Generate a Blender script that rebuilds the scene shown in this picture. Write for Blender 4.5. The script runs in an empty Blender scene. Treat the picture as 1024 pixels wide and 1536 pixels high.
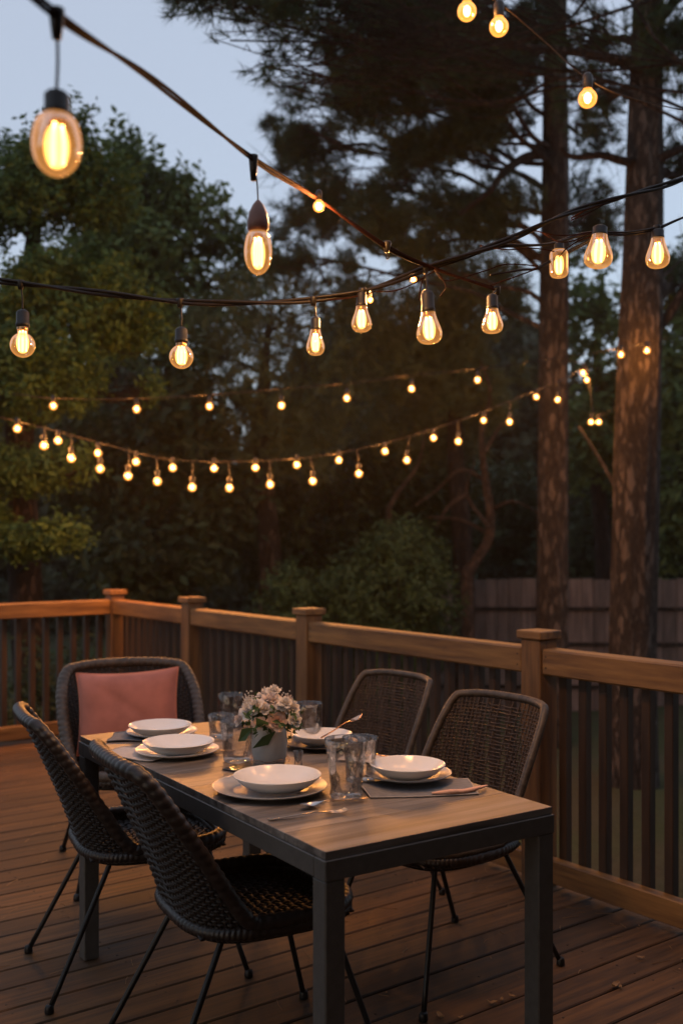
import bpy, math, random
import numpy as np
from mathutils import Vector, Matrix
random.seed(7); RNG = np.random.default_rng(7)
PI = math.pi
F, CX, HY, H = 1537.0, 512.0, 807.0, 1.42
sc = bpy.context.scene
COL = sc.collection

def W(px, py, d):
    return np.array([(px-CX)/F*d, d, H-(py-HY)/F*d])
def on(px, py, z):                       # point of the horizontal plane z seen at a pixel
    d = F*(H-z)/(py-HY)
    return np.array([(px-CX)/F*d, d, z])

# ------------------------------------------------------------------ materials
MATS = {}
class NT:
    def __init__(s, name):
        m = bpy.data.materials.new(name); m.use_nodes = True
        s.m = m; s.nt = m.node_tree; s.nt.nodes.clear()
        s.out = s.n('ShaderNodeOutputMaterial')
    def n(s, typ, **kw):
        nd = s.nt.nodes.new(typ)
        for k, v in kw.items():
            if hasattr(nd, k): setattr(nd, k, v)
        return nd
    def l(s, a, b): s.nt.links.new(a, b)
def setin(nd, **kw):
    for k, v in kw.items():
        k = k.replace('_', ' ')
        nd.inputs[k].default_value = v
def ramp(t, fac, stops):
    r = t.n('ShaderNodeValToRGB')
    el = r.color_ramp.elements
    while len(el) < len(stops): el.new(0.5)
    for e, (p, c) in zip(el, stops):
        e.position = p; e.color = (*c, 1)
    t.l(fac, r.inputs[0]); return r.outputs[0]
def pri(t, color, rough=0.6, metal=0.0, spec=0.5):
    p = t.n('ShaderNodeBsdfPrincipled')
    if isinstance(color, tuple): p.inputs['Base Color'].default_value = (*color, 1)
    else: t.l(color, p.inputs['Base Color'])
    if isinstance(rough, (int, float)): p.inputs['Roughness'].default_value = rough
    else: t.l(rough, p.inputs['Roughness'])
    p.inputs['Metallic'].default_value = metal
    p.inputs['Specular IOR Level'].default_value = spec
    t.l(p.outputs[0], t.out.inputs[0]); return p
def coords(t, scale=(1, 1, 1), kind='Object', rot=(0, 0, 0)):
    tc = t.n('ShaderNodeTexCoord'); mp = t.n('ShaderNodeMapping')
    mp.inputs['Scale'].default_value = scale; mp.inputs['Rotation'].default_value = rot
    t.l(tc.outputs[kind], mp.inputs[0]); return mp.outputs[0]
def noise(t, vec, scale, detail=4, rough=0.55):
    n = t.n('ShaderNodeTexNoise'); setin(n, Scale=scale, Detail=detail, Roughness=rough)
    if vec is not None: t.l(vec, n.inputs['Vector'])
    return n.outputs['Fac']
def bump(t, p, h, strength=0.3, dist=0.01):
    b = t.n('ShaderNodeBump'); setin(b, Strength=strength, Distance=dist)
    t.l(h, b.inputs['Height']); t.l(b.outputs[0], p.inputs['Normal'])
def mixc(t, fac, a, b, mode='MIX'):
    m = t.n('ShaderNodeMix', data_type='RGBA', blend_type=mode)
    for i, v in ((0, fac), (6, a), (7, b)):
        if isinstance(v, (int, float)): m.inputs[i].default_value = v
        elif isinstance(v, tuple): m.inputs[i].default_value = (*v, 1)
        else: t.l(v, m.inputs[i])
    return m.outputs[2]

def m_wood(name, c1, c2, scale=(6, 6, 60), rough=0.6, island=0.5, kind='Object', rot=(0,0,0), bstr=0.5, knots=True):
    t = NT(name); v = coords(t, scale, kind, rot)
    geo = t.n('ShaderNodeNewGeometry')
    add = t.n('ShaderNodeVectorMath', operation='ADD'); mul = t.n('ShaderNodeVectorMath', operation='SCALE')
    comb = t.n('ShaderNodeCombineXYZ')
    for i in range(3): t.l(geo.outputs['Random Per Island'], comb.inputs[i])
    t.l(comb.outputs[0], mul.inputs[0]); mul.inputs['Scale'].default_value = 37.0
    t.l(v, add.inputs[0]); t.l(mul.outputs[0], add.inputs[1])
    n1 = noise(t, add.outputs[0], 1.0, 6, 0.65); n2 = noise(t, coords(t, (2.3, 2.3, 2.3)), 1.3, 3)
    c = ramp(t, n1, [(0.36, tuple(x*.75 for x in c1)), (0.5, tuple((a+b)/2 for a, b in zip(c1, c2))), (0.64, tuple(x*1.08 for x in c2))])
    c = mixc(t, n2, c, mixc(t, 0.6, c, tuple(x*0.45 for x in c1)))
    if knots:
        kv = t.n('ShaderNodeTexVoronoi'); setin(kv, Scale=.16); t.l(add.outputs[0], kv.inputs['Vector'])
        kr = t.n('ShaderNodeMapRange'); setin(kr, From_Min=.03, From_Max=.14, To_Min=.75, To_Max=0.0); t.l(kv.outputs['Distance'], kr.inputs[0])
        c = mixc(t, kr.outputs[0], c, tuple(x*.25 for x in c1))
    vr = t.n('ShaderNodeMapRange'); setin(vr, To_Min=1-island, To_Max=1+island*0.5)
    t.l(geo.outputs['Random Per Island'], vr.inputs[0])
    sc_ = t.n('ShaderNodeVectorMath', operation='SCALE'); t.l(c, sc_.inputs[0]); t.l(vr.outputs[0], sc_.inputs['Scale'])
    rr = t.n('ShaderNodeMapRange'); setin(rr, To_Min=rough-0.12, To_Max=rough+0.15); t.l(n1, rr.inputs[0])
    p = pri(t, sc_.outputs[0], rr.outputs[0]); bump(t, p, n1, bstr, 0.004); return t.m
def m_simple(name, c, rough=0.6, metal=0.0, nscale=0, nstr=0.2, var=0.25, spec=0.5, ndist=0.003):
    t = NT(name)
    if nscale:
        n = noise(t, coords(t), nscale, 4)
        cc = ramp(t, n, [(0.3, tuple(x*(1-var) for x in c)), (0.7, tuple(min(1, x*(1+var)) for x in c))])
        p = pri(t, cc, rough, metal, spec); bump(t, p, n, nstr, ndist)
    else: p = pri(t, c, rough, metal, spec)
    return t.m
def m_leaf(name, ca, cb, transl=0.3, rough=0.6):
    t = NT(name); geo = t.n('ShaderNodeNewGeometry')
    n = noise(t, coords(t), 1.2, 3)
    ad = t.n('ShaderNodeMath', operation='ADD'); ad.inputs[1].default_value = 0
    mx = t.n('ShaderNodeMix', data_type='FLOAT'); mx.inputs[0].default_value = 0.55
    t.l(geo.outputs['Random Per Island'], mx.inputs[2]); t.l(n, mx.inputs[3])
    c = ramp(t, mx.outputs[0], [(0.2, ca), (0.75, cb)])
    d = t.n('ShaderNodeBsdfPrincipled'); t.l(c, d.inputs['Base Color']); setin(d, Roughness=rough)
    d.inputs['Specular IOR Level'].default_value = 0.3
    tr = t.n('ShaderNodeBsdfTranslucent'); t.l(c, tr.inputs[0])
    m = t.n('ShaderNodeMixShader'); m.inputs[0].default_value = transl
    t.l(d.outputs[0], m.inputs[1]); t.l(tr.outputs[0], m.inputs[2]); t.l(m.outputs[0], t.out.inputs[0]); return t.m
def m_bark(name, c1, c2, s=1.0):
    t = NT(name); v = coords(t, (15*s, 15*s, 4.0*s))
    nz = t.n('ShaderNodeTexNoise'); setin(nz, Scale=.8, Detail=6, Roughness=.7); t.l(v, nz.inputs['Vector'])
    mv = t.n('ShaderNodeVectorMath', operation='MULTIPLY_ADD'); t.l(nz.outputs['Color'], mv.inputs[0]); mv.inputs[1].default_value = (3.2, 3.2, 3.2); t.l(v, mv.inputs[2])
    vo = t.n('ShaderNodeTexVoronoi', feature='DISTANCE_TO_EDGE'); setin(vo, Scale=.9); t.l(mv.outputs[0], vo.inputs['Vector'])
    r = t.n('ShaderNodeMapRange'); setin(r, From_Max=0.22); t.l(vo.outputs['Distance'], r.inputs[0])
    n = noise(t, coords(t, (30, 30, 8)), 1.2, 7, .7); n2 = noise(t, coords(t, (2, 2, 1)), 1.0, 4)
    c = ramp(t, n, [(.3, c1), (.7, c2)])
    c = mixc(t, n2, c, tuple(x*.45 for x in c1))
    k = t.n('ShaderNodeMapRange'); setin(k, To_Min=.75, To_Max=0.); t.l(r.outputs[0], k.inputs[0])
    c = mixc(t, k.outputs[0], c, tuple(x*.22 for x in c1))
    p = pri(t, c, .9, 0, .15)
    ad = t.n('ShaderNodeMath', operation='MULTIPLY_ADD'); t.l(n, ad.inputs[0]); ad.inputs[1].default_value = .6; t.l(r.outputs[0], ad.inputs[2])
    bump(t, p, ad.outputs[0], 1.0, .03); return t.m
def m_emit(name, c, s, sampling='NONE'):
    t = NT(name); e = t.n('ShaderNodeEmission'); e.inputs[0].default_value = (*c, 1); e.inputs[1].default_value = s
    t.l(e.outputs[0], t.out.inputs[0]); t.m.cycles.emission_sampling = sampling; return t.m
def m_bulbglass(name, tint, em, es, k=0.18):
    t = NT(name)
    tr = t.n('ShaderNodeBsdfTransparent'); tr.inputs[0].default_value = (*tint, 1)
    gl = t.n('ShaderNodeBsdfGlossy'); gl.inputs['Roughness'].default_value = 0.03
    e = t.n('ShaderNodeEmission'); e.inputs[0].default_value = (*em, 1); e.inputs[1].default_value = es
    lw = t.n('ShaderNodeLayerWeight'); lw.inputs[0].default_value = 0.35
    fr = t.n('ShaderNodeMapRange'); setin(fr, To_Min=0.04, To_Max=0.55); t.l(lw.outputs['Fresnel'], fr.inputs[0])
    m1 = t.n('ShaderNodeMixShader'); t.l(fr.outputs[0], m1.inputs[0]); t.l(tr.outputs[0], m1.inputs[1]); t.l(gl.outputs[0], m1.inputs[2])
    f2 = t.n('ShaderNodeMapRange'); setin(f2, To_Min=k*.6, To_Max=min(1, k*2.6)); t.l(lw.outputs['Facing'], f2.inputs[0])
    m2 = t.n('ShaderNodeMixShader'); t.l(f2.outputs[0], m2.inputs[0]); t.l(m1.outputs[0], m2.inputs[1]); t.l(e.outputs[0], m2.inputs[2])
    t.l(m2.outputs[0], t.out.inputs[0]); t.m.cycles.emission_sampling = 'NONE'; return t.m
def m_glass(name, c=(1, 1, 1), rough=0.02, bs=.55, bscale=75):
    # thin-walled hammered drinking glass
    t = NT(name)
    vo = t.n('ShaderNodeTexVoronoi', feature='SMOOTH_F1'); setin(vo, Scale=bscale); t.l(coords(t, (1, 1, .7)), vo.inputs['Vector'])
    b = t.n('ShaderNodeBump'); setin(b, Strength=bs, Distance=0.006); t.l(vo.outputs['Distance'], b.inputs['Height'])
    gl = t.n('ShaderNodeBsdfGlossy'); setin(gl, Roughness=rough); t.l(b.outputs[0], gl.inputs['Normal'])
    lw = t.n('ShaderNodeLayerWeight'); lw.inputs[0].default_value = .35; t.l(b.outputs[0], lw.inputs['Normal'])
    fr = t.n('ShaderNodeMapRange'); setin(fr, To_Min=.03, To_Max=.75); t.l(lw.outputs['Fresnel'], fr.inputs[0])
    tc = ramp(t, vo.outputs['Distance'], [(0.0, (1., .99, .98)), (.8, (.92, .92, .92))])
    tr = t.n('ShaderNodeBsdfTransparent'); t.l(tc, tr.inputs[0])
    m = t.n('ShaderNodeMixShader'); t.l(fr.outputs[0], m.inputs[0]); t.l(tr.outputs[0], m.inputs[1]); t.l(gl.outputs[0], m.inputs[2])
    t.l(m.outputs[0], t.out.inputs[0]); return t.m
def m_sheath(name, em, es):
    # glow shell added round the filaments to paint their bloom, fading towards its rim
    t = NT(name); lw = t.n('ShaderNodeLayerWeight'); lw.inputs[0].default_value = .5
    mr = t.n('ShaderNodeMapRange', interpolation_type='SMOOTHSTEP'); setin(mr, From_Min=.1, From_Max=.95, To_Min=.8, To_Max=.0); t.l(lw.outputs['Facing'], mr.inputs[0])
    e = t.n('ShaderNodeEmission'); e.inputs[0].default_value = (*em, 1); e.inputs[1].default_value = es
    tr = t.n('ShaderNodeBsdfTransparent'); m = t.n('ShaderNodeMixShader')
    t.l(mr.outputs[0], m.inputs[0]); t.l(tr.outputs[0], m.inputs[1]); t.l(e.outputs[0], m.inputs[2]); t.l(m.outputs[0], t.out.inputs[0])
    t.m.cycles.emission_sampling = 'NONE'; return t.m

CORNER = np.array([-1.65, 7.47]); U = np.array([.6, -.8]); V = np.array([.8, .6])
RZ = math.atan2(V[1], V[0])
def deckpt(s, t_, z=0.0):
    p = CORNER + U*s + V*t_
    return np.array([p[0], p[1], z])

M = dict(
    deck = m_wood('deck_wood', (.058, .025, .008), (.160, .074, .024), (2.2, 38, 38), .68, .55),
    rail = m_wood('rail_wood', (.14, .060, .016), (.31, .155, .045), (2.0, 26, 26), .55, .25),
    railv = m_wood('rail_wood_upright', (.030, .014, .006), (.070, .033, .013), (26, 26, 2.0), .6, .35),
    post = m_wood('post_wood', (.11, .048, .015), (.25, .12, .038), (24, 24, 2.0), .6, .3),
    fence = m_wood('fence_wood', (.115, .080, .066), (.22, .155, .13), (14, 14, 1.2), .85, .4),
    top = m_wood('table_top_wood', (.085, .072, .064), (.27, .235, .21), (1.6, 30, 30), .40, .22, bstr=.2),
    metal = m_simple('dark_metal', (.075, .068, .062), .5, .1, 40, .05, .15),
    blackmetal = m_simple('black_metal', (.012, .012, .013), .4, .4),
    rattan_dark = m_simple('dark_rattan', (.012, .0075, .006), .6, 0, 60, .3, .4),
    rattan_brown = m_simple('brown_rattan', (.048, .028, .017), .55, 0, 45, .3, .5),
    rim_dark = m_simple('rattan_rim_dark', (.017, .011, .009), .42, 0, 30, .3, .4),
    rim_grey = m_simple('rattan_rim_grey', (.052, .038, .028), .5, 0, 40, .3, .5),
    pillow = m_simple('coral_velvet', (.46, .17, .13), .9, 0, 9, .25, .16, .2, .01),
    piping = m_simple('coral_piping', (.62, .22, .14), .8),
    china = m_simple('white_china', (.78, .76, .74), .16, 0, 3, .02, .02, .5),
    chinarim = m_simple('glazed_rim', (.30, .29, .28), .3),
    plategrey = m_simple('grey_stoneware', (.36, .37, .39), .22, 0, 12, .05, .12),
    platedark = m_simple('charcoal_stoneware', (.06, .06, .065), .3, 0, 12, .05, .12),
    napkin = m_simple('grey_linen', (.17, .17, .18), .9, 0, 60, .3, .15),
    napkinpeach = m_simple('peach_linen', (.66, .38, .27), .85, 0, 60, .3, .1),
    napkinpale = m_simple('pale_linen', (.50, .44, .40), .9, 0, 60, .3, .1),
    steel = m_simple('brushed_steel', (.55, .52, .50), .25, 1.0, 50, .03, .1),
    copper = m_simple('copper_steel', (.72, .42, .28), .22, 1.0),
    vase = m_simple('frosted_ceramic', (.58, .52, .46), .55, 0, 15, .1, .12),
    slate = m_simple('smoked_tray', (.03, .03, .035), .12),
    glass = m_glass('hammered_glass'),
    rubber = m_simple('cord_rubber', (.010, .007, .006), .5, 0, 30, .1, .3, .3),
    cordred = m_simple('cord_copper_brown', (.026, .008, .005), .75, 0, 30, .1, .3, .03),
    socket = m_simple('socket_black', (.008, .006, .005), .5, 0),
    terracotta = m_simple('socket_terracotta', (.20, .085, .06), .5, 0, 20, .1, .2),
    brass = m_simple('socket_brass', (.45, .25, .12), .3, 1.0),
    bulbglass = m_bulbglass('amber_bulb_glass', (1., .84, .60), (1., .41, .10), .95, .22),
    bulbglow = m_bulbglass('small_bulb_glass', (1., .8, .55), (1., .35, .055), 1.9, .55),
    filament = m_emit('filament_glow', (1., .50, .17), 20),
    filament_far = m_emit('small_filament_glow', (1., .55, .2), 25),
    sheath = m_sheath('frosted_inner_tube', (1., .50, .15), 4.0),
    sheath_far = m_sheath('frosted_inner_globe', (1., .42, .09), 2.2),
    stemglass = m_simple('filament_stem', (.5, .35, .2), .2),
    petal_w = m_leaf('white_petal', (.62, .55, .50), (.80, .76, .70), .25),
    petal_p = m_leaf('peach_petal', (.60, .38, .28), (.74, .54, .42), .25),
    petal_b = m_leaf('blush_petal', (.66, .54, .49), (.78, .68, .62), .25),
    stemgreen = m_leaf('bouquet_leaf', (.03, .06, .018), (.08, .13, .04), .2),
    bark = m_bark('pine_bark', (.085, .066, .056), (.17, .138, .12)),
    bark_dark = m_bark('dark_bark', (.05, .035, .027), (.11, .075, .055), 1.5),
    bark_pale = m_bark('twisted_bark', (.13, .085, .06), (.24, .16, .12), 2.5),
    needles = m_leaf('pine_needles', (.012, .028, .011), (.040, .070, .026), .15),
    needles_brown = m_leaf('shaded_needles', (.014, .027, .011), (.046, .068, .027), .15),  # slightly browner green than pine_needles
    leaf_olive = m_leaf('olive_leaves', (.022, .058, .014), (.095, .15, .032), .3),
    leaf_green = m_leaf('green_leaves', (.04, .075, .022), (.12, .17, .055), .35),
    leaf_dark = m_leaf('dark_leaves', (.012, .024, .010), (.035, .055, .020), .25),
    mid_needles = m_leaf('mid_needles', (.045, .062, .028), (.12, .14, .06), .25),
    leaf_shrub = m_leaf('shrub_leaves', (.014, .038, .014), (.045, .085, .03), .25),
    leaf_wood = m_leaf('far_leaves', (.020, .028, .014), (.060, .062, .032), .2),
    dryleaf = m_leaf('dry_leaf', (.25, .14, .07), (.4, .25, .13), .2),
    stone = m_simple('pale_stone', (.33, .33, .34), .8, 0, 8, .5, .3, .3, .02),
    housewall = m_simple('house_siding', (.10, .09, .08), .8, 0, 5, .1, .1),
)
def ground_mat():
    t = NT('garden_ground'); v = coords(t)
    n1 = noise(t, v, .6, 4); n2 = noise(t, v, 18, 5, .7)
    c = ramp(t, n1, [(.35, (.06, .09, .035)), (.6, (.09, .08, .05))])
    c = mixc(t, n2, c, (.02, .022, .012))
    p = pri(t, c, .95, 0, .1); bump(t, p, n2, .8, .05); return t.m
M['ground'] = ground_mat()

# ------------------------------------------------------------------ mesh builder
class MB:
    def __init__(s): s.v = []; s.f = {3: [], 4: []}; s.n = 0
    def add(s, v, f):
        v = np.asarray(v, float).reshape(-1, 3); f = np.asarray(f, int)
        if len(f): s.f[f.shape[1]].append(f + s.n)
        s.v.append(v); s.n += len(v); return s
    def ngon(s, idx): s.f.setdefault('n', []).append([i+s.n for i in idx])
    def build(s, name, mat, parent=None, smooth=True, origin=None):
        v = np.concatenate(s.v) if s.v else np.zeros((0, 3))
        if origin is not None: v = v - np.asarray(origin)
        me = bpy.data.meshes.new(name)
        arr = [(k, np.concatenate(s.f[k])) for k in (3, 4) if s.f[k]]
        nl = sum(k*len(a) for k, a in arr); nf = sum(len(a) for k, a in arr)
        me.vertices.add(len(v)); me.vertices.foreach_set('co', v.astype(np.float32).ravel())
        me.loops.add(nl); me.polygons.add(nf)
        me.loops.foreach_set('vertex_index', np.concatenate([a.ravel() for k, a in arr]).astype(np.int32))
        st = []; o = 0
        for k, a in arr: st.append(o + np.arange(len(a))*k); o += k*len(a)
        me.polygons.foreach_set('loop_start', np.concatenate(st).astype(np.int32))
        me.polygons.foreach_set('use_smooth', np.full(nf, smooth))
        me.update(calc_edges=True)
        ms = mat if isinstance(mat, list) else [mat]
        for m_ in ms: me.materials.append(m_)
        ob = bpy.data.objects.new(name, me); COL.objects.link(ob)
        if origin is not None and parent is None: ob.location = origin
        if parent is not None: ob.parent = parent
        return ob
    def box(s, lo, hi, rz=0, at=(0, 0, 0), bev=0.0):
        lo = np.array(lo, float); hi = np.array(hi, float)
        if bev > 0:
            c = (lo+hi)/2; h = (hi-lo)/2; b = min(bev, h.min()*.9)
            vs = []; 
            # chamfered box: 24 verts
            idx = {}
            for sx in (-1, 1):
                for sy in (-1, 1):
                    for sz in (-1, 1):
                        for ax in range(3):
                            p = np.array([sx, sy, sz])*(h-b); p[ax] += np.array([sx, sy, sz])[ax]*b
                            idx[(sx, sy, sz, ax)] = len(vs); vs.append(c+p)
            f4 = []; f3 = []
            for ax in range(3):
                o1, o2 = [(1, 2), (2, 0), (0, 1)][ax]
                for sg in (-1, 1):
                    q = []
                    for a, b2 in ((-1, -1), (1, -1), (1, 1), (-1, 1)):
                        k = [0, 0, 0]; k[ax] = sg; k[o1] = a; k[o2] = b2; q.append(idx[(*k, ax)])
                    f4.append(q if sg > 0 else q[::-1])
            for ax in range(3):       # edges parallel to ax
                o1, o2 = [(1, 2), (2, 0), (0, 1)][ax]
                for a in (-1, 1):
                    for b2 in (-1, 1):
                        k1 = [0, 0, 0]; k1[o1] = a; k1[o2] = b2; k2 = list(k1); k1[ax] = -1; k2[ax] = 1
                        q = [idx[(*k1, o1)], idx[(*k2, o1)], idx[(*k2, o2)], idx[(*k1, o2)]]
                        f4.append(q if a*b2 < 0 else q[::-1])
            for k in [(x, y, z) for x in (-1, 1) for y in (-1, 1) for z in (-1, 1)]:
                q = [idx[(*k, 0)], idx[(*k, 1)], idx[(*k, 2)]]
                f3.append(q if k[0]*k[1]*k[2] > 0 else q[::-1])
            vs = np.array(vs)
        else:
            vs = np.array([[x, y, z] for x in (lo[0], hi[0]) for y in (lo[1], hi[1]) for z in (lo[2], hi[2])])
            f4 = [[0, 1, 3, 2], [4, 6, 7, 5], [0, 4, 5, 1], [2, 3, 7, 6], [0, 2, 6, 4], [1, 5, 7, 3]]; f3 = []
        c, sn = math.cos(rz), math.sin(rz)
        vs = vs @ np.array([[c, sn, 0], [-sn, c, 0], [0, 0, 1]]) + np.array(at)
        n0 = s.n; s.v.append(vs); s.n += len(vs)
        s.f[4].append(np.array(f4)+n0)
        if f3: s.f[3].append(np.array(f3)+n0)
        return s
    def tube(s, pts, r, k=6, closed=False, cap=True, prof=None):
        P = np.asarray(pts, float); n = len(P)
        r = np.broadcast_to(np.asarray(r, float), (n,)) if np.ndim(r) < 2 else r
        T = np.roll(P, -1, 0)-np.roll(P, 1, 0) if closed else np.gradient(P, axis=0)
        T /= np.linalg.norm(T, axis=1, keepdims=True)+1e-12
        ref = np.array([0, 0, 1.]) if abs(T[0][2]) < .9 else np.array([1., 0, 0])
        N = np.zeros_like(P); a = np.cross(T[0], ref); a /= np.linalg.norm(a); N[0] = a
        for i in range(1, n):
            a = a - T[i]*a.dot(T[i]); a /= np.linalg.norm(a)+1e-12; N[i] = a
        B = np.cross(T, N); th = np.arange(k)*2*PI/k
        rr = r[:, None] if np.ndim(r) == 1 else r
        if prof is not None: rr = rr*prof(np.arange(n)[:, None], th[None, :])
        rr = np.broadcast_to(rr, (n, k))
        v = P[:, None]+rr[..., None]*(np.cos(th)[None, :, None]*N[:, None]+np.sin(th)[None, :, None]*B[:, None])
        v = v.reshape(-1, 3); m = n if closed else n-1
        i = np.arange(m)[:, None]*k; i2 = ((np.arange(m)+1) % n)[:, None]*k; j = np.arange(k)[None]; j2 = (j+1) % k
        f = np.stack([i+j, i+j2, i2+j2, i2+j], -1).reshape(-1, 4)
        if cap and not closed:
            v = np.concatenate([v, P[:1], P[-1:]]); c0, c1 = n*k, n*k+1
            s.add(v, f); n0 = s.n-len(v); jj = np.arange(k)
            s.f[3].append(np.stack([np.full(k, c0), (jj+1) % k, jj], 1)+n0)
            s.f[3].append(np.stack([np.full(k, c1), (n-1)*k+jj, (n-1)*k+(jj+1) % k], 1)+n0)
        else: s.add(v, f)
        return s
    def lathe(s, prof, k=32, at=(0, 0, 0), wob=None):
        pr = np.asarray(prof, float); n = len(pr); th = np.arange(k)*2*PI/k
        r = np.maximum(pr[:, 0], 1e-5)[:, None]*np.ones(k)[None]
        if wob is not None: r = r*wob(pr[:, 1][:, None], th[None])
        v = np.stack([r*np.cos(th), r*np.sin(th), np.repeat(pr[:, 1][:, None], k, 1)], -1).reshape(-1, 3)+np.array(at)
        i = np.arange(n-1)[:, None]*k; j = np.arange(k)[None]; j2 = (j+1) % k
        return s.add(v, np.stack([i+j, i+j2, i+k+j2, i+k+j], -1).reshape(-1, 4))
    def grid(s, X):
        X = np.asarray(X); a, b = X.shape[:2]
        i = np.arange(a-1)[:, None]*b; j = np.arange(b-1)[None]
        return s.add(X.reshape(-1, 3), np.stack([i+j, i+b+j, i+b+j+1, i+j+1], -1).reshape(-1, 4))

def smooth_pts(pts, n=40):
    P = np.asarray(pts, float); m = len(P)
    Q = np.vstack([2*P[0]-P[1], P, 2*P[-1]-P[-2]]); out = []
    for i in range(m-1):
        p0, p1, p2, p3 = Q[i:i+4]
        for t in np.linspace(0, 1, max(2, n//(m-1)), endpoint=False):
            out.append(.5*((2*p1)+(-p0+p2)*t+(2*p0-5*p1+4*p2-p3)*t*t+(-p0+3*p1-3*p2+p3)*t**3))
    out.append(P[-1]); return np.array(out)

def tag(o, label=None, cat=None, group=None, kind=None):
    if label: o['label'] = label
    if cat: o['category'] = cat
    if group: o['group'] = group
    if kind: o['kind'] = kind
    return o
def thing(name, label, cat, loc=(0, 0, 0), rz=0.0, group=None):
    o = bpy.data.objects.new(name, None); COL.objects.link(o); o.location = loc; o.rotation_euler = (0, 0, rz)
    o.empty_display_size = .1
    return tag(o, label, cat, group)
def copy_tree(o, parent=None):
    c = o.copy(); COL.objects.link(c); c.parent = parent
    for ch in list(o.children): copy_tree(ch, c)
    return c

# ------------------------------------------------------------------ camera, world
cam = bpy.data.cameras.new('camera'); co = bpy.data.objects.new('camera', cam); COL.objects.link(co)
co.location = (0, 0, H); co.rotation_euler = (PI/2, 0, 0)
cam.sensor_fit = 'HORIZONTAL'; cam.sensor_width = 24; cam.lens = 24*F/1024
cam.shift_y = (HY-768)/1024; cam.clip_end = 500; cam.clip_start = .05
cam.dof.use_dof = True; cam.dof.focus_distance = 2.85; cam.dof.aperture_fstop = 2.5; cam.dof.aperture_blades = 0
sc.camera = co
w = bpy.data.worlds.new('World'); sc.world = w; w.use_nodes = True
nt = w.node_tree; bg = nt.nodes['Background']
sky = nt.nodes.new('ShaderNodeTexSky'); sky.sky_type = 'NISHITA'; sky.sun_disc = False
SUN_EL, SUN_ROT = math.radians(4.5), math.radians(215)
sky.sun_elevation = SUN_EL; sky.sun_rotation = SUN_ROT; sky.air_density = 1.0; sky.dust_density = .6; sky.ozone_density = 2.0
mx = nt.nodes.new('ShaderNodeMix'); mx.data_type = 'RGBA'; mx.inputs[0].default_value = .62
mx.inputs[7].default_value = (3.3, 3.6, 4.35, 1)      # thin even dusk cloud over the clear sky
nt.links.new(sky.outputs[0], mx.inputs[6]); nt.links.new(mx.outputs[2], bg.inputs[0]); bg.inputs[1].default_value = .15
sl = bpy.data.lights.new('sun', 'SUN'); sl.energy = .02; sl.angle = math.radians(12); sl.color = (1, .8, .65)
so = bpy.data.objects.new('sun', sl); COL.objects.link(so)
dirv = Vector((math.sin(SUN_ROT)*math.cos(SUN_EL), math.cos(SUN_ROT)*math.cos(SUN_EL), math.sin(SUN_EL)+.1))
so.rotation_euler = dirv.to_track_quat('Z', 'Y').to_euler()
HAZE = 0.0010
if HAZE:
    hm = bpy.data.materials.new('haze_air'); hm.use_nodes = True; hn = hm.node_tree; hn.nodes.clear()
    ho = hn.nodes.new('ShaderNodeOutputMaterial'); hv = hn.nodes.new('ShaderNodeVolumePrincipled')
    hv.inputs['Density'].default_value = HAZE; hv.inputs['Color'].default_value = (.85, .82, .8, 1); hv.inputs['Anisotropy'].default_value = .55
    hn.links.new(hv.outputs[0], ho.inputs['Volume'])
sc.view_settings.view_transform = 'Standard'; sc.view_settings.look = 'None'
sc.view_settings.exposure = 0.55; sc.view_settings.gamma = 1.0
cy = sc.cycles
cy.use_denoising = True; cy.sample_clamp_indirect = 2.0; cy.sample_clamp_direct = 0
cy.max_bounces = 8; cy.transparent_max_bounces = 16; cy.transmission_bounces = 8; cy.diffuse_bounces = 3; cy.glossy_bounces = 4
cy.caustics_refractive = False; cy.caustics_reflective = False
try: cy.use_light_tree = True
except Exception: pass

# ------------------------------------------------------------------ ground, deck, railings
GZ = -0.9
g = MB()
n_ = 90; xs = np.concatenate([np.linspace(-14, 14, n_)]); ys = np.linspace(-8, 30, n_)
xs = np.concatenate([[-250, -60], xs, [60, 250]]); ys = np.concatenate([[-250, -60], ys, [70, 260]])
XX, YY = np.meshgrid(xs, ys, indexing='ij')
ZZ = GZ+.05*np.sin(XX*1.3+.5*YY)+.04*np.sin(YY*1.7-XX*.6)
tag(g.grid(np.stack([XX, YY, ZZ], -1)).build('ground', M['ground']), kind='structure')

def local_boards():
    m = MB(); pitch = .143
    for i in range(66):
        s0 = -.10+i*pitch
        cuts = sorted([-8.2, .12] + ([random.uniform(-6, -.6)] if random.random() < .45 else []))
        for a, b in zip(cuts[:-1], cuts[1:]):
            zt = random.uniform(-.0012, .0012)
            # local x along V, y along -U
            m.box((a+.0015, -(s0+pitch-.0075), -.032+zt), (b-.0015, -s0, zt), bev=.004)
    return m
dk = local_boards().build('deck', M['deck'], smooth=False)
dk.location = (CORNER[0], CORNER[1], 0); dk.rotation_euler = (0, 0, RZ); tag(dk, kind='structure')
jm = MB()
for k in range(20):
    jm.box((-8.2+k*.43, -9.3, -.22), (-8.16+k*.43, .1, -.034))
jm.box((-8.2, .1, -.30), (.12, .135, -.004)); jm.box((.121, -9.3, -.30), (.155, .135, -.004))
for s_ in (0, 3, 6, 9):
    for t_ in (0, -3, -6): jm.box((t_-.05, -s_-.05, GZ-.2), (t_+.05, -s_+.05, -.22))
for i in range(66):
    for k in range(18):
        for e in (.03, .105):
            jm.lathe([(0, .0016), (.0032, .0016), (.0040, .0006), (.0040, -.002)], 7, at=(-7.7+k*.43+random.uniform(-.004, .004), -(-.10+i*.143+e), 0))
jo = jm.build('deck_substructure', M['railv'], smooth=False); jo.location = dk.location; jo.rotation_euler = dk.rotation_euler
tag(jo, kind='structure')

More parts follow.
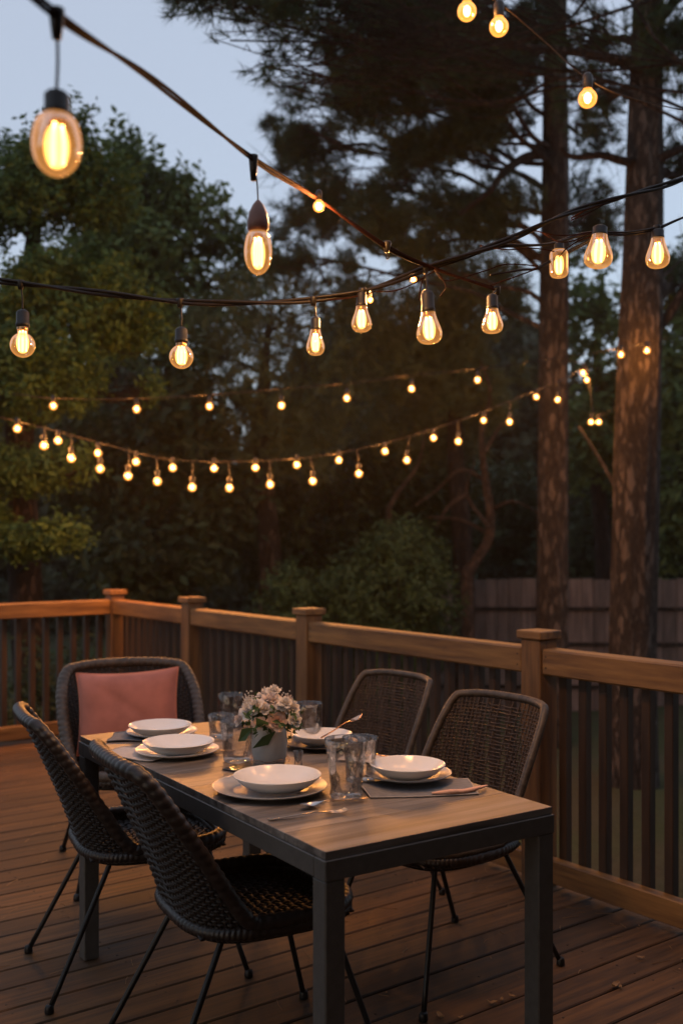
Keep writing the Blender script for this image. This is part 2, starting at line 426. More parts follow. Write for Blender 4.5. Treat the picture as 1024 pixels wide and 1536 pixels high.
RT, PW = .973, .052
def railing(label, origin, rz, posts, end, flat_from=None, bal_off=.026, notch=None):
    root = thing('deck_railing', label, 'railing', origin, rz)
    def part(name, fn, mat):
        m = MB(); fn(m); return m.build(name, mat, root, smooth=False)
    for ps in posts:
        p = part('post', lambda m: m.box((ps-PW, -PW, -.12), (ps+PW, PW, RT+.035), bev=.004), M['post'])
        m = MB(); m.box((ps-PW-.014, -PW-.014, RT+.036), (ps+PW+.014, PW+.014, RT+.070), bev=.004)
        m.build('post_cap', M['rail'], p, smooth=False)
    spans = list(zip(posts, posts[1:]+([end] if end > posts[-1]+.2 else [])))
    for a, b in spans:
        a2, b2 = a+PW+.002, b-PW-.002
        part('top_rail', lambda m: m.box((a2, -.045, RT-.105), (b2, .045, RT), bev=.007), M['rail'])
        part('bottom_rail', lambda m: m.box((a2, -.03, .035), (b2, .02, .128), bev=.004), M['rail'])
        n = max(1, round((b2-a2)/.098)); st = (b2-a2)/n
        for i in range(n):
            c = a2+(i+.5)*st
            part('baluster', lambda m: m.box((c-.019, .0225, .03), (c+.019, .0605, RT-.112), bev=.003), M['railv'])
    mm = MB()
    for a, b in spans:
        for q in (a+PW+.025, b-PW-.025):
            for z in (RT-.03, RT-.075): mm.tube([(q, -.0452, z), (q, -.0466, z)], .0035, 8)
    mm.build('screw_heads', M['blackmetal'], root, smooth=False)
    return root
# local x runs along U for the long railing, outside is -y
rU = math.atan2(U[1], U[0])
def lng():
    return railing('long orange wooden railing with square capped posts running along right side of deck', (CORNER[0], CORNER[1], 0), rU,
        [0, 1.16, 2.458, 4.096, 5.8, 7.4], 7.4)
lng()
rV = math.atan2(-V[1], -V[0])
railing('short wooden railing across the far left end of the deck behind pillow chair', (CORNER[0]-V[0]*.0, CORNER[1]-V[1]*.0, 0), rV,
        [.0001+1.9, 3.6], 3.6)
# its first span up to the corner post
lastr = [o for o in bpy.data.objects if o.name.startswith('deck_railing') and o.parent is None][-1]
a2, b2 = PW+.002, 1.9-PW-.002
MB().box((a2, -.045, RT-.105), (b2, .045, RT), bev=.007).build('top_rail', M['rail'], lastr, smooth=False)
MB().box((a2, -.03, .035), (b2, .02, .128), bev=.004).build('bottom_rail', M['rail'], lastr, smooth=False)
n = 18; st = (b2-a2)/n
for i in range(n):
    c = a2+(i+.5)*st
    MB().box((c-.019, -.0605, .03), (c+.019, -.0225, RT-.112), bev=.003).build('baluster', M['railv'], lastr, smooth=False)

# unseen wall and porch roof, added behind the camera to darken the foreground
hs = thing('house', 'dark sided house wall and porch roof at the near end of the deck', 'house', (CORNER[0], CORNER[1], 0), RZ)
MB().box((-9, -9.7, GZ), (3, -9.5, 2.75)).build('wall', M['housewall'], hs, smooth=False)
MB().box((-9.2, -12, 2.76), (3.4, -6.25, 2.95)).build('roof', M['housewall'], hs, smooth=False)

# back fence
fr = thing('wooden_fence', 'weathered grey brown plank privacy fence behind the two pine trunks', 'fence', (1.2, 14.0, 0), math.radians(-1.5))
m = MB(); x = 0
while x < 9:
    wdt = random.uniform(.15, .21); dz = random.uniform(-.015, .02)
    m.box((x, random.uniform(-.004, .004), GZ-.05), (x+wdt-.008, .022, .855+dz), bev=.003); x += wdt
m.build('board_panel', M['fence'], fr, smooth=False)
for z in (.46, -.02, -.6):
    MB().box((0, -.05, z-.025), (9, -.006, z+.02), bev=.004).build('fence_rail', M['bark_dark'], fr, smooth=False)
for i in range(5): MB().box((i*2.2-.05, .03, GZ-.2), (i*2.2+.05, .12, .80), bev=.004).build('fence_post', M['fence'], fr, smooth=False)

# ------------------------------------------------------------------ vegetation
def needle_template(n=12, L=.16, w=.006, spread=1.0):
    v = []; 
    for i in range(n):
        a = RNG.uniform(0, 2*PI); ph = RNG.uniform(.15, spread)
        d = np.array([math.sin(ph)*math.cos(a), math.sin(ph)*math.sin(a), math.cos(ph)])
        s = np.cross(d, RNG.normal(size=3)); s /= np.linalg.norm(s)
        b = np.array([0, 0, RNG.uniform(-.10, .02)]); l = L*RNG.uniform(.7, 1.1)
        v += [b+s*w, b-s*w, b+d*l]
    return np.array(v), np.arange(3*n).reshape(-1, 3)
def leaf_template(n=10, L=.07, w=.035, R=.13):
    v = []; f = []
    for i in range(n):
        t = i/n; c = np.array([RNG.uniform(-.3, .3)*R, RNG.uniform(-.3, .3)*R, (t-.3)*R*1.6])
        a = RNG.uniform(0, 2*PI); d = np.array([math.cos(a), math.sin(a), RNG.uniform(-.2, .9)]); d /= np.linalg.norm(d)
        s = np.cross(d, np.array([0, 0, 1.])+RNG.normal(size=3)*.5); s /= np.linalg.norm(s)
        l = L*RNG.uniform(.7, 1.25); k = len(v)
        up = np.cross(s, d)*l*.12
        v += [c, c+d*l*.5+s*w*.5, c+d*l-up*1.5, c+d*l*.5-s*w*.5]; f.append([k, k+1, k+2, k+3])
    return np.array(v), np.array(f)
def scatter(mb, tmpl, pos, axis, scale):
    tv, tf = tmpl; n = len(pos)
    if not n: return
    z = axis/np.linalg.norm(axis, axis=1, keepdims=True)
    r = RNG.normal(size=(n, 3)); x = np.cross(r, z); x /= np.linalg.norm(x, axis=1, keepdims=True); y = np.cross(z, x)
    R = np.stack([x, y, z], 1)*scale[:, None, None]
    v = np.einsum('vi,nij->nvj', tv, R)+pos[:, None]
    f = tf[None]+(np.arange(n)*len(tv))[:, None, None]
    mb.add(v.reshape(-1, 3), f.reshape(-1, tf.shape[1]))
def fbm(P, s, seed=0):
    q = P*s+seed*7.3
    return (np.sin(q[:, 0]+1.7*np.sin(q[:, 1]*.9+seed))+np.sin(q[:, 1]*1.1+1.3*np.sin(q[:, 2]))+np.sin(q[:, 2]*1.2+1.9*np.sin(q[:, 0]*.8)))/3
def lobe(px, py, d, rx, ry, dens=1.0, dz=None):
    c = W(px, py, d); k = d/F
    return dict(c=c, r=np.array([rx*k, (dz if dz else (rx+ry)/2*k*.9), ry*k]), dens=dens)
def bend(a, b, n=7, sag=0.0, wig=.06):
    a = np.array(a, float); b = np.array(b, float); L = np.linalg.norm(b-a); t = np.linspace(0, 1, n)[:, None]
    P = a+(b-a)*t; P[:, 2] += sag*L*np.sin(t[:, 0]*PI)
    P[1:-1] += RNG.normal(size=(n-2, 3))*wig*L/n; return smooth_pts(P, n*3)

def make_tree(name, label, cat, base, trunk_pts, trunk_r, lobes, leafmat, barkmat, tmpls, perm3, size=(1, .3), twig=.35,
              gap=-.15, gs=2.2, group=None, outer=.55, trunk_k=28, ntwig=14, rough_trunk=.05, up=.35, seed=1, limb_r=.032):
    base = np.array(base, float)
    root = thing(name, label, cat, base, 0, group)
    tp = smooth_pts(trunk_pts, 70); tr = np.interp(np.linspace(0, 1, len(tp)), np.linspace(0, 1, len(trunk_r)), trunk_r)
    ph = RNG.uniform(0, 6, 12)
    def prof(i, th):
        return 1+rough_trunk*(np.sin(9*th+ph[0]+.15*i)+.7*np.sin(14*th+ph[1]-.21*i)+.8*np.sin(5*th+ph[2]+.4*np.sin(i*.3)))*.6
    m = MB().tube(tp-base, tr, trunk_k, prof=prof); m.build('trunk', barkmat, root)
    br = MB(); fo = MB()
    for li, L in enumerate(lobes):
        c, r = L['c'], L['r']
        # limb: from the trunk, a little below the lobe
        dxy = np.linalg.norm((tp-c)[:, :2], axis=1); target = c[2]-min(1.2, .25*dxy.min()+r[2]*.35)
        i = int(np.argmin(abs(tp[:, 2]-target))); a = tp[i]
        path = bend(a, c, 7, .06 if c[2] > a[2] else -.03, .25)
        lr = min(limb_r, tr[i]*.5)
        br.tube(path-base, np.linspace(lr, lr*.35, len(path)), 7)
        vol = 4.19*r[0]*r[1]*r[2]
        n = int(perm3*vol*L['dens'])
        if n < 4: n = 4
        p = RNG.normal(size=(n*3, 3)); p /= np.linalg.norm(p, axis=1, keepdims=True)
        rad = RNG.uniform(0, 1, n*3)**outer
        p = p*rad[:, None]; p[:, 2] = p[:, 2]
        # uneven outline
        wv = c+p*r
        f = fbm(wv, gs, seed+li)+.5*fbm(wv, gs*2.7, seed+li+3)
        keep = (f > gap+.45*(rad**2-.5)) 
        wv = wv[keep][:n]; pp = p[keep][:n]
        if not len(wv): continue
        # sub-branches
        nt_ = min(ntwig, len(wv)); 
        seeds = wv[RNG.choice(len(wv), nt_, replace=False)]
        for sd in seeds:
            j = RNG.integers(len(path)//2, len(path))
            q = bend(path[j], sd, 4, .04, .3); br.tube(q-base, np.linspace(lr*.32, .004, len(q)), 4)
            # twigs near it
            for _ in range(3):
                e = q[RNG.integers(len(q)//2, len(q))]; o = e+RNG.normal(size=3)*twig*.6
                br.tube(np.array([e, (e+o)/2+RNG.normal(size=3)*.03, o])-base, [.005, .004, .002], 3)
        ax = (wv-a)/np.linalg.norm(wv-a, axis=1, keepdims=True)*.7+RNG.normal(size=wv.shape)*.5; ax[:, 2] += up
        s = RNG.uniform(size[0]-size[1], size[0]+size[1], len(wv))
        which = RNG.integers(0, len(tmpls), len(wv))
        for k, tm in enumerate(tmpls):
            q = which == k; scatter(fo, tm, wv[q]-base, ax[q], s[q])
    br.build('branches', barkmat, root)
    fo.build('crown', leafmat, root, smooth=False)
    return root

NT_ = [needle_template(26, .155, .0042, 1.25) for _ in range(5)]
NTF = [needle_template(12, .24, .007, 1.3) for _ in range(4)]
LT_ = [leaf_template(16, .062, .028, .15) for _ in range(5)]
LTF = [leaf_template(11, .15, .08, .32) for _ in range(4)]
LTW = [leaf_template(10, .34, .2, .7) for _ in range(4)]

# right pine (the thicker trunk), 9.3 m away
def col(pts): return [W(*p) for p in pts]
gT2 = W(946, 1190, 9.3); gT2[2] = GZ-.05
T2 = make_tree('pine_tree', 'thick rugged pine trunk rising in front of fence at far right', 'tree', gT2,
    [gT2]+col([(950, 980, 9.3), (955, 700, 9.3), (962, 450, 9.3), (968, 200, 9.35), (972, 0, 9.4), (976, -300, 9.5), (980, -700, 9.7)]), [.25, .205, .20, .185, .155, .135, .11, .06],
    [lobe(1010, 60, 9.0, 90, 80, .7), lobe(900, 60, 9.8, 90, 60, .5), lobe(1060, 250, 9.8, 80, 90, .5), lobe(900, -120, 9.4, 190, 100, 1.), lobe(1100, -60, 8.9, 150, 110, 1.),
     lobe(900, 150, 10.2, 80, 60, .45), lobe(1010, 440, 11, 80, 70, .45)],
    M['needles'], M['bark'], NT_, 640, (.95, .3), gap=.05, gs=3.9, trunk_k=44, rough_trunk=.06, limb_r=.06)
gT1 = W(829, 1120, 11.5); gT1[2] = GZ-.05
T1 = make_tree('pine_tree', 'slimmer straight pine trunk left of the thick trunk with sweeping dark crown', 'tree', gT1,
    [gT1]+col([(829, 980, 11.5), (829, 700, 11.5), (831, 450, 11.5), (833, 200, 11.5), (833, 0, 11.5), (834, -300, 11.5), (836, -600, 11.6)]), [.21, .175, .17, .16, .14, .125, .10, .05],
    [lobe(640, 40, 10.8, 130, 95, 1.3), lobe(690, 130, 10.6, 120, 90, 1.4), lobe(560, 130, 11, 120, 75, 1.2), lobe(760, 60, 11.3, 90, 100, 1.),
     lobe(640, 215, 11.2, 130, 50, 1.0), lobe(470, 200, 11.6, 85, 60, .85), lobe(530, 275, 11.4, 90, 50, .8), lobe(440, 140, 11.6, 50, 30, .6), lobe(450, 330, 12.2, 70, 50, .75), lobe(430, 240, 12, 50, 45, .8), lobe(425, 400, 12.3, 60, 50, .6), lobe(600, 400, 11.8, 110, 45, .8), lobe(720, 200, 11.8, 90, 60, .9), lobe(560, 20, 10, 100, 60, 1.1),
     lobe(740, 320, 11.2, 90, 60, 1.0), lobe(620, 330, 11.4, 110, 60, 1.1), lobe(480, 300, 12, 80, 60, .7), lobe(520, -120, 10.5, 220, 90, 1.), lobe(760, -120, 11, 170, 90, 1.),
     lobe(890, 330, 12.4, 60, 80, .6), lobe(890, 200, 12.6, 55, 60, .4)],
    M['needles_brown'], M['bark'], NT_, 700, (.95, .3), gap=.05, gs=3.9, trunk_k=36, rough_trunk=.05, seed=5, ntwig=12)
# overhanging limb of a nearer pine whose trunk stands out of frame above
gT3 = W(1500, 1300, 8.0); gT3[2] = GZ-.05
T3 = make_tree('pine_tree', 'pine with drooping needle branches hanging into top of frame from above', 'tree', gT3,
    [gT3]+col([(1490, 900, 8.0), (1470, 400, 8.0), (1420, -100, 8.0), (1380, -500, 8.0)]), [.24, .2, .17, .12, .08],
    [lobe(290, 0, 7.4, 70, 42, .9), lobe(345, 60, 7.4, 72, 50, 1.0), lobe(420, 20, 7.5, 85, 60, 1.1), lobe(400, 100, 7.6, 50, 30, .7), lobe(500, 50, 7.8, 80, 55, 1.1), lobe(470, -60, 7.6, 210, 70, 1.)],
    M['needles'], M['bark_dark'], NT_, 900, (.72, .2), gap=-.12, gs=3.4, seed=11, ntwig=26, twig=.08, up=-.5, limb_r=.018)
# left trees
gL1 = W(60, 1100, 9.6); gL1[2] = GZ-.05
make_tree('leafy_tree', 'near bushy tree at left edge with lamp-lit yellow green leaves', 'tree', gL1,
    [gL1]+col([(40, 900, 9.6), (30, 650, 9.6), (45, 420, 9.6), (60, 260, 9.7)]), [.17, .15, .13, .09, .03],
    [lobe(40, 270, 9.4, 85, 85, 1.), lobe(110, 215, 9.6, 38, 60, .8), lobe(130, 300, 9.5, 70, 80, 1.), lobe(30, 420, 9.2, 90, 90, 1.1), lobe(130, 440, 9.2, 80, 80, 1.0),
     lobe(190, 500, 9.4, 75, 60, .8), lobe(60, 560, 9.0, 100, 75, 1.1), lobe(150, 590, 9.1, 75, 45, .8), lobe(30, 690, 9.0, 80, 55, 1.), lobe(100, 700, 8.9, 55, 28, .8),
     lobe(50, 820, 8.8, 90, 45, 1.1), lobe(-60, 300, 9.5, 90, 100, .8), lobe(-60, 550, 9.2, 90, 120, .8), lobe(-40, 780, 9.0, 90, 90, .8), lobe(215, 590, 9.3, 40, 35, .5)],
    M['leaf_olive'], M['bark_dark'], LT_, 1000, (1, .25), gap=-.22, gs=2.6, seed=21, ntwig=18, up=.6, twig=.15)
gL2 = W(270, 1000, 14); gL2[2] = GZ-.05
make_tree('leafy_tree', 'rounded green tree standing further back with sky showing through its right side', 'tree', gL2,
    [gL2]+col([(268, 800, 14), (262, 600, 14), (255, 420, 14), (250, 320, 14)]), [.2, .17, .14, .09, .03],
    [lobe(215, 290, 14, 70, 70, 1.), lobe(180, 240, 14, 45, 40, .8), lobe(275, 300, 14, 62, 60, 1.0), lobe(230, 390, 13.8, 95, 80, 1.), lobe(330, 370, 14.2, 60, 55, .75), lobe(385, 400, 14, 55, 65, .5), lobe(320, 460, 14, 80, 60, .55),
     lobe(210, 480, 13.6, 100, 70, .9), lobe(150, 390, 14, 80, 90, 1.0)],
    M['leaf_green'], M['bark_dark'], LTF, 170, (.85, .25), gap=-.25, gs=1.9, seed=31, ntwig=12, up=.7)
# middle distance trees, each with its own crown
mids = [
 ('brownish see-through tree below crossing string lights, with specks of sky in it', 'bark_dark', 'mid_needles', NTF, 400, 12.6, [(320, 530, 90, 80, .5), (400, 480, 110, 90, .4), (480, 560, 100, 90, .32), (360, 600, 90, 80, .5), (440, 660, 120, 70, 1.0), (520, 450, 80, 60, .4)], 70),
 ('dark pine mass standing behind and left of the slimmer pine trunk', 'bark_dark', 'mid_needles', NTF, 690, 13.3, [(690, 440, 110, 80, .9), (600, 520, 100, 90, 1.), (720, 560, 100, 90, 1.), (640, 640, 120, 70, 1.1), (760, 470, 60, 70, .7)], 80),
 ('broken leafy tree between the two pine trunks, pale sky behind', 'bark_dark', 'leaf_green', LTF, 900, 17, [(890, 470, 65, 80, .5), (900, 580, 70, 70, .8), (880, 390, 55, 50, .3), (900, 680, 80, 60, .9)], 26),
 ('leafy tree right of the thick trunk at the frame edge', 'bark_dark', 'leaf_green', LTF, 1030, 15, [(1020, 480, 60, 80, .45), (1030, 600, 70, 80, .8), (1010, 400, 60, 50, .35), (1040, 740, 90, 90, 1.), (1010, 820, 70, 50, 1.)], 28),
 ('dark leafy tree filling gap behind far left end of railing', 'bark_dark', 'leaf_dark', LTF, 230, 13, [(170, 700, 110, 90, 1.), (290, 760, 110, 80, 1.), (220, 850, 120, 60, 1.2), (260, 620, 90, 80, .8)], 34),
 ('dark leafy tree low behind the middle of the lowest string of bulbs', 'bark_dark', 'leaf_dark', LTF, 460, 14.5, [(420, 760, 130, 80, 1.), (560, 740, 120, 70, 1.), (490, 850, 140, 70, 1.2), (640, 800, 110, 80, 1.)], 26),
 ('dark leafy tree beyond the fence between the pine trunks', 'bark_dark', 'leaf_dark', LTF, 850, 19, [(760, 760, 100, 90, 1.), (880, 790, 110, 90, 1.), (990, 820, 100, 80, 1.)], 24),
]
for label, bm, lm, tm, tx, d, lb, dens in mids:
    b = W(tx, 1000, d); b[2] = GZ-.05
    ytop = min(y for _, y, *_r in lb)
    make_tree('background_tree', label, 'tree', b, [b]+col([(tx+5, 850, d), (tx-8, (850+ytop)/2, d), (tx+4, ytop+20, d)]), [.17, .14, .1, .03],
        [lobe(x, y, d+random.uniform(-.6, .8), rx, ry, q) for x, y, rx, ry, q in lb], M[lm], M[bm], tm, dens*4.6, (1, .3),
        gap=-.22, gs=1.5, seed=int(tx), ntwig=8, group='trees beyond the deck', trunk_k=14)
# unseen trees added beside the deck to shade it from the sky
for (x_, y_, sd, lb_) in ((-6.5, 2.2, 71, 'leafy tree standing left of the deck beside the table'), (5.6, 2.6, 73, 'leafy tree standing right of the deck beyond the near railing')):
    b = np.array([x_, y_, GZ-.05]); sg = 1 if x_ > 0 else -1
    make_tree('leafy_tree', lb_, 'tree', b, [b, (x_+.05, y_, 1.5), (x_-.05, y_+.1, 4), (x_, y_, 6)], [.16, .13, .09, .03],  # leafy_tree here is an added unseen tree, for shade
        [dict(c=np.array([x_+a_, y_+b_, z_]), r=np.array([1.3, 1.5, 1.1]), dens=1.0) for a_, b_, z_ in ((0, -1.2, 2.6), (.2*sg, .5, 2.2), (0, -.3, 4.2), (.3*sg, -1.8, 4.4), (-.2*sg, -.6, 5.8))],
        M['leaf_green'], M['bark_dark'], LTF, 60, (.85, .25), gap=-.4, gs=1.9, seed=sd, ntwig=10)
# far-off wood: one mass of leaves on a low bank far behind
fw = MB(); 
for k in range(2):
    nw = 11000; a = RNG.uniform(-15, 15, nw); dd = RNG.uniform(24, 33, nw)
    prof_ = 6.9-2.3*np.exp(-((a+2.4)/1.7)**2)-2.2*np.exp(-((a-8)/2.2)**2)+1.2*np.sin(a*.5+1)+.9*np.sin(a*1.3+2)+.5*np.sin(a*2.9)-.6*(abs(a+1) < 3)
    z = GZ+RNG.uniform(0, 1, nw)**.8*(prof_-GZ)*.95
    P = np.stack([a, dd, z], 1); kf = fbm(P, .9, 3) > -.45
    P = P[kf]; ax = RNG.normal(size=P.shape); ax[:, 2] += .6
    scatter(fw, LTW[k], P, ax, RNG.uniform(.6, 1.2, len(P)))
for x in np.linspace(-14, 14, 40):
    d = random.uniform(25, 32); fw.tube(bend((x, d, GZ-.1), (x+random.uniform(-.6, .6), d, random.uniform(5, 7)), 6, 0, .1), np.linspace(.16, .05, 16) if False else .1, 6)
tag(fw.build('far_wood', M['leaf_wood'], smooth=False), kind='stuff', label='far off dark wood closing the view behind the garden', cat='wood')

# shrubs behind railing
def shrub(label, base, blobs, mat, tm, dens, sz=(1, .25), gap=-.35, seed=3):
    base = np.array(base, float); root = thing('shrub', label, 'shrub', base)
    fo = MB(); br = MB()
    for i, (c, r, q) in enumerate(blobs):
        c = np.array(c); r = np.array(r); n = int(dens*4.19*r.prod()*q)
        p = RNG.normal(size=(n, 3)); p /= np.linalg.norm(p, axis=1, keepdims=True); rad = RNG.uniform(0, 1, n)**.4; w_ = c+p*rad[:, None]*r
        k = fbm(w_, 4, seed+i) > gap; w_ = w_[k]; ax = p[k]+RNG.normal(size=w_.shape)*.4; ax[:, 2] += .5
        for j, t in enumerate(tm): scatter(fo, t, w_[j::len(tm)]-base, ax[j::len(tm)], RNG.uniform(sz[0]-sz[1], sz[0]+sz[1], len(w_[j::len(tm)])))
        for e in w_[:14]: br.tube(bend(base+[RNG.uniform(-.1, .1), 0, 0], e, 4, .05, .2)-base, np.linspace(.018, .004, 13)[:len(bend((0,0,0),(1,1,1),4))], 4)
    br.build('stems', M['bark_dark'], root); fo.build('foliage', mat, root, smooth=False)
b = W(570, 1000, 11.4); b[2] = GZ
shrub('tall dark green shrub behind the railing left of the fence', b,
    [(W(575, 880, 11.4), (.62, .55, .5), 1), (W(600, 830, 11.5), (.38, .4, .33), 1), (W(530, 905, 11.3), (.45, .4, .45), 1), (W(640, 920, 11.3), (.38, .4, .5), 1), (W(560, 990, 11.4), (.8, .5, .6), 1), (W(640, 860, 11.5), (.22, .3, .25), .9)],
    M['leaf_shrub'], LT_, 900)
b = W(440, 1000, 11.0); b[2] = GZ
shrub('small rounded shrub touching left side of the tall dark shrub', b, [(W(440, 890, 11), (.3, .3, .28), 1), (W(440, 960, 11), (.42, .4, .5), 1), (W(470, 930, 11), (.3, .3, .3), 1)], M['leaf_shrub'], LT_, 850, seed=9)
b = W(90, 1060, 9.2); b[2] = GZ
shrub('low undergrowth shrub seen through balusters at far left', b, [(W(60, 1020, 9.3), (.6, .4, .4), .7), (W(170, 1010, 9.6), (.4, .4, .4), .6), (W(30, 1080, 8.8), (.5, .35, .2), .8)], M['leaf_dark'], LT_, 420, seed=14)
for i, (px, py, d, s) in enumerate([(22, 1050, 8.9, .10), (70, 1062, 9.2, .13), (95, 1030, 9.6, .11), (40, 1075, 8.6, .09), (180, 1060, 9.0, .1), (120, 1068, 9.0, .08)]):
    c = W(px, py, d); v = RNG.normal(size=(1,)); m = MB()
    th = np.linspace(0, PI, 9); prof = [(s*math.sin(t)*(1+.1*math.sin(5*t)), -s*.7*math.cos(t)) for t in th]
    m.lathe(prof, 12, wob=lambda z, t, q=i: 1+.18*np.sin(3*t+q)+.1*np.sin(5*t+z*9+q))
    o = m.build('garden_stone', M['stone']); o.location = (c[0], c[1], GZ+s*.5)
    o.location.z = c[2] if False else GZ+s*.5
    tag(o, 'pale rounded garden stone on the ground beyond the far left railing', 'stone', 'stones beyond the left railing')
# crooked bare tree
b = W(708, 1000, 12.6); b[2] = GZ
ct = thing('crooked_tree', 'small crooked bare tree with bent pale trunk left of the fence top', 'tree', b)
P = smooth_pts([b]+[W(x, y, 12.6) for x, y in ((700, 880), (708, 850), (732, 810), (735, 770), (728, 720), (722, 650), (735, 590), (720, 540))], 60)
MB().tube(P-b, np.interp(np.linspace(0, 1, len(P)), [0, .3, .6, 1], [.085, .065, .05, .015]), 12).build('trunk', M['bark_pale'], ct)
for q in ([(735, 765), (770, 752), (808, 770)], [(732, 790), (700, 740), (712, 690)], [(728, 720), (690, 705), (655, 735), (620, 760)], [(733, 800), (690, 780), (640, 775)], [(726, 680), (750, 640), (775, 625)], [(700, 740), (672, 760), (655, 790)]):
    pts = smooth_pts([W(x, y, 12.6+random.uniform(-.25, .25)) for x, y in q], 20)
    MB().tube(pts-b, np.linspace(.03, .008, len(pts)), 7).build('branch', M['bark_pale'], ct)
b = W(590, 1000, 13); b[2] = GZ
st_ = thing('bare_sapling', 'thin leaning bare sapling stem rising just behind the tall dark shrub', 'tree', b)
pts = smooth_pts([b, W(583, 800, 13), W(590, 750, 13), W(625, 700, 13), W(640, 640, 13)], 24); MB().tube(pts-b, np.linspace(.05, .012, len(pts)), 8).build('trunk', M['bark_pale'], st_)
# leaning bare pole-like branch between trunks and explicit sweeping limbs
def limb(root, base, pts, r0, r1, mat=None):
    q = smooth_pts([W(*p) for p in pts], 30); MB().tube(q-np.array(base), np.linspace(r0, r1, len(q)), 8).build('limb', mat or M['bark_dark'], root)
limb(T1, gT1, [(826, 232, 11.4), (790, 235, 11.2), (755, 258, 11.0), (735, 285, 10.9), (690, 320, 10.8)], .06, .025)
limb(T1, gT1, [(826, 240, 11.5), (800, 218, 11.2), (740, 215, 11.2)], .035, .015)
limb(T2, gT2, [(965, 105, 9.3), (930, 90, 9.2), (880, 80, 9.2), (820, 72, 9.2), (760, 68, 9.3)], .06, .02)
limb(T2, gT2, [(960, 245, 9.3), (930, 240, 9.2), (900, 232, 9.2), (860, 235, 9.3), (840, 222, 9.3)], .05, .018)
limb(T2, gT2, [(975, 250, 9.3), (1000, 232, 9.2), (1040, 215, 9.2)], .05, .03)
limb(T2, gT2, [(970, 510, 9.3), (1000, 475, 9.3), (1030, 430, 9.3), (1060, 395, 9.3)], .055, .03)
limb(T2, gT2, [(960, 145, 9.3), (920, 135, 9.4), (880, 118, 9.5), (860, 100, 9.5)], .025, .01)
limb(T2, gT2, [(925, 735, 9.3), (900, 690, 9.6), (868, 640, 10)], .022, .012, M['bark'])

# ------------------------------------------------------------------ dining table
TL = np.array([-.5517, .834]); TN = np.array([.834, .5517])      # along its length, across its width
T0 = np.array([-.035, 2.177]); TLEN, TWID, TH = 1.55, .678, .75
rT = math.atan2(TN[1], TN[0])                                     # local x across, local y along
table = thing('dining_table', 'rectangular outdoor dining table with wood look top and square dark metal legs', 'table', (T0[0], T0[1], 0), rT)
m = MB(); x = .004; npl = 5; wpl = (TWID-.008)/npl
npl = 9; ln = (TLEN-.008)/npl
for k in range(npl): m.box((.004, .004+k*ln+.0004, TH-.018), (TWID-.004, .004+(k+1)*ln-.0004, TH), bev=.0009)
m.build('table_top', M['top'], table, smooth=False)
m = MB()
for a, b in (((0, .0), (TWID, .045)), ((0, TLEN-.045), (TWID, TLEN)), ((0, .0455), (.045, TLEN-.0455)), ((TWID-.045, .0455), (TWID, TLEN-.0455))):
    m.box((a[0], a[1], TH-.064), (b[0], b[1], TH-.0185), bev=.002)
m.build('frame', M['metal'], table, smooth=False)
for x in (0, TWID-.055):
    for y in (0, TLEN-.055):
        MB().box((x+.0015, y+.0015, 0.002), (x+.0535, y+.0535, TH-.0645), bev=.003).build('leg', M['metal'], table, smooth=False)

# ------------------------------------------------------------------ woven chairs
PE = [.62]
def plan(th, a=.235, b=.225, e=None):
    e = e or PE[0]; c, s = np.cos(th), np.sin(th)            # th = 0 is the back (-y), pi/2 the side (+x)
    return np.stack([a*np.sign(s)*np.abs(s)**e, -b*np.sign(c)*np.abs(c)**e], -1)
def hgt(th, zt=.84, zf=.455, w0=.62, w1=1.75, zs=None):
    t = np.abs((th+PI) % (2*PI)-PI)
    k = np.clip((t-w0)/(w1-w0), 0, 1); k = .5+.5*np.cos(PI*k); k = k**.9
    top = zt+.012*np.cos(t*2.2)*(t < 1)
    return zf+(top-zf)*k
FL = [.30]
def surf(th, z, zf=.43, lean=.10):
    flare = FL[0]
    p = plan(th); k = np.clip((z-zf)/.41, 0, 1.2)[..., None]
    q = p*(1+flare*k**1.15)
    q[..., 1] -= lean*k[..., 0]**1.2*np.clip(np.cos(th)*.6+.6, 0, 1)
    return np.concatenate([q, np.asarray(z)[..., None]], -1)
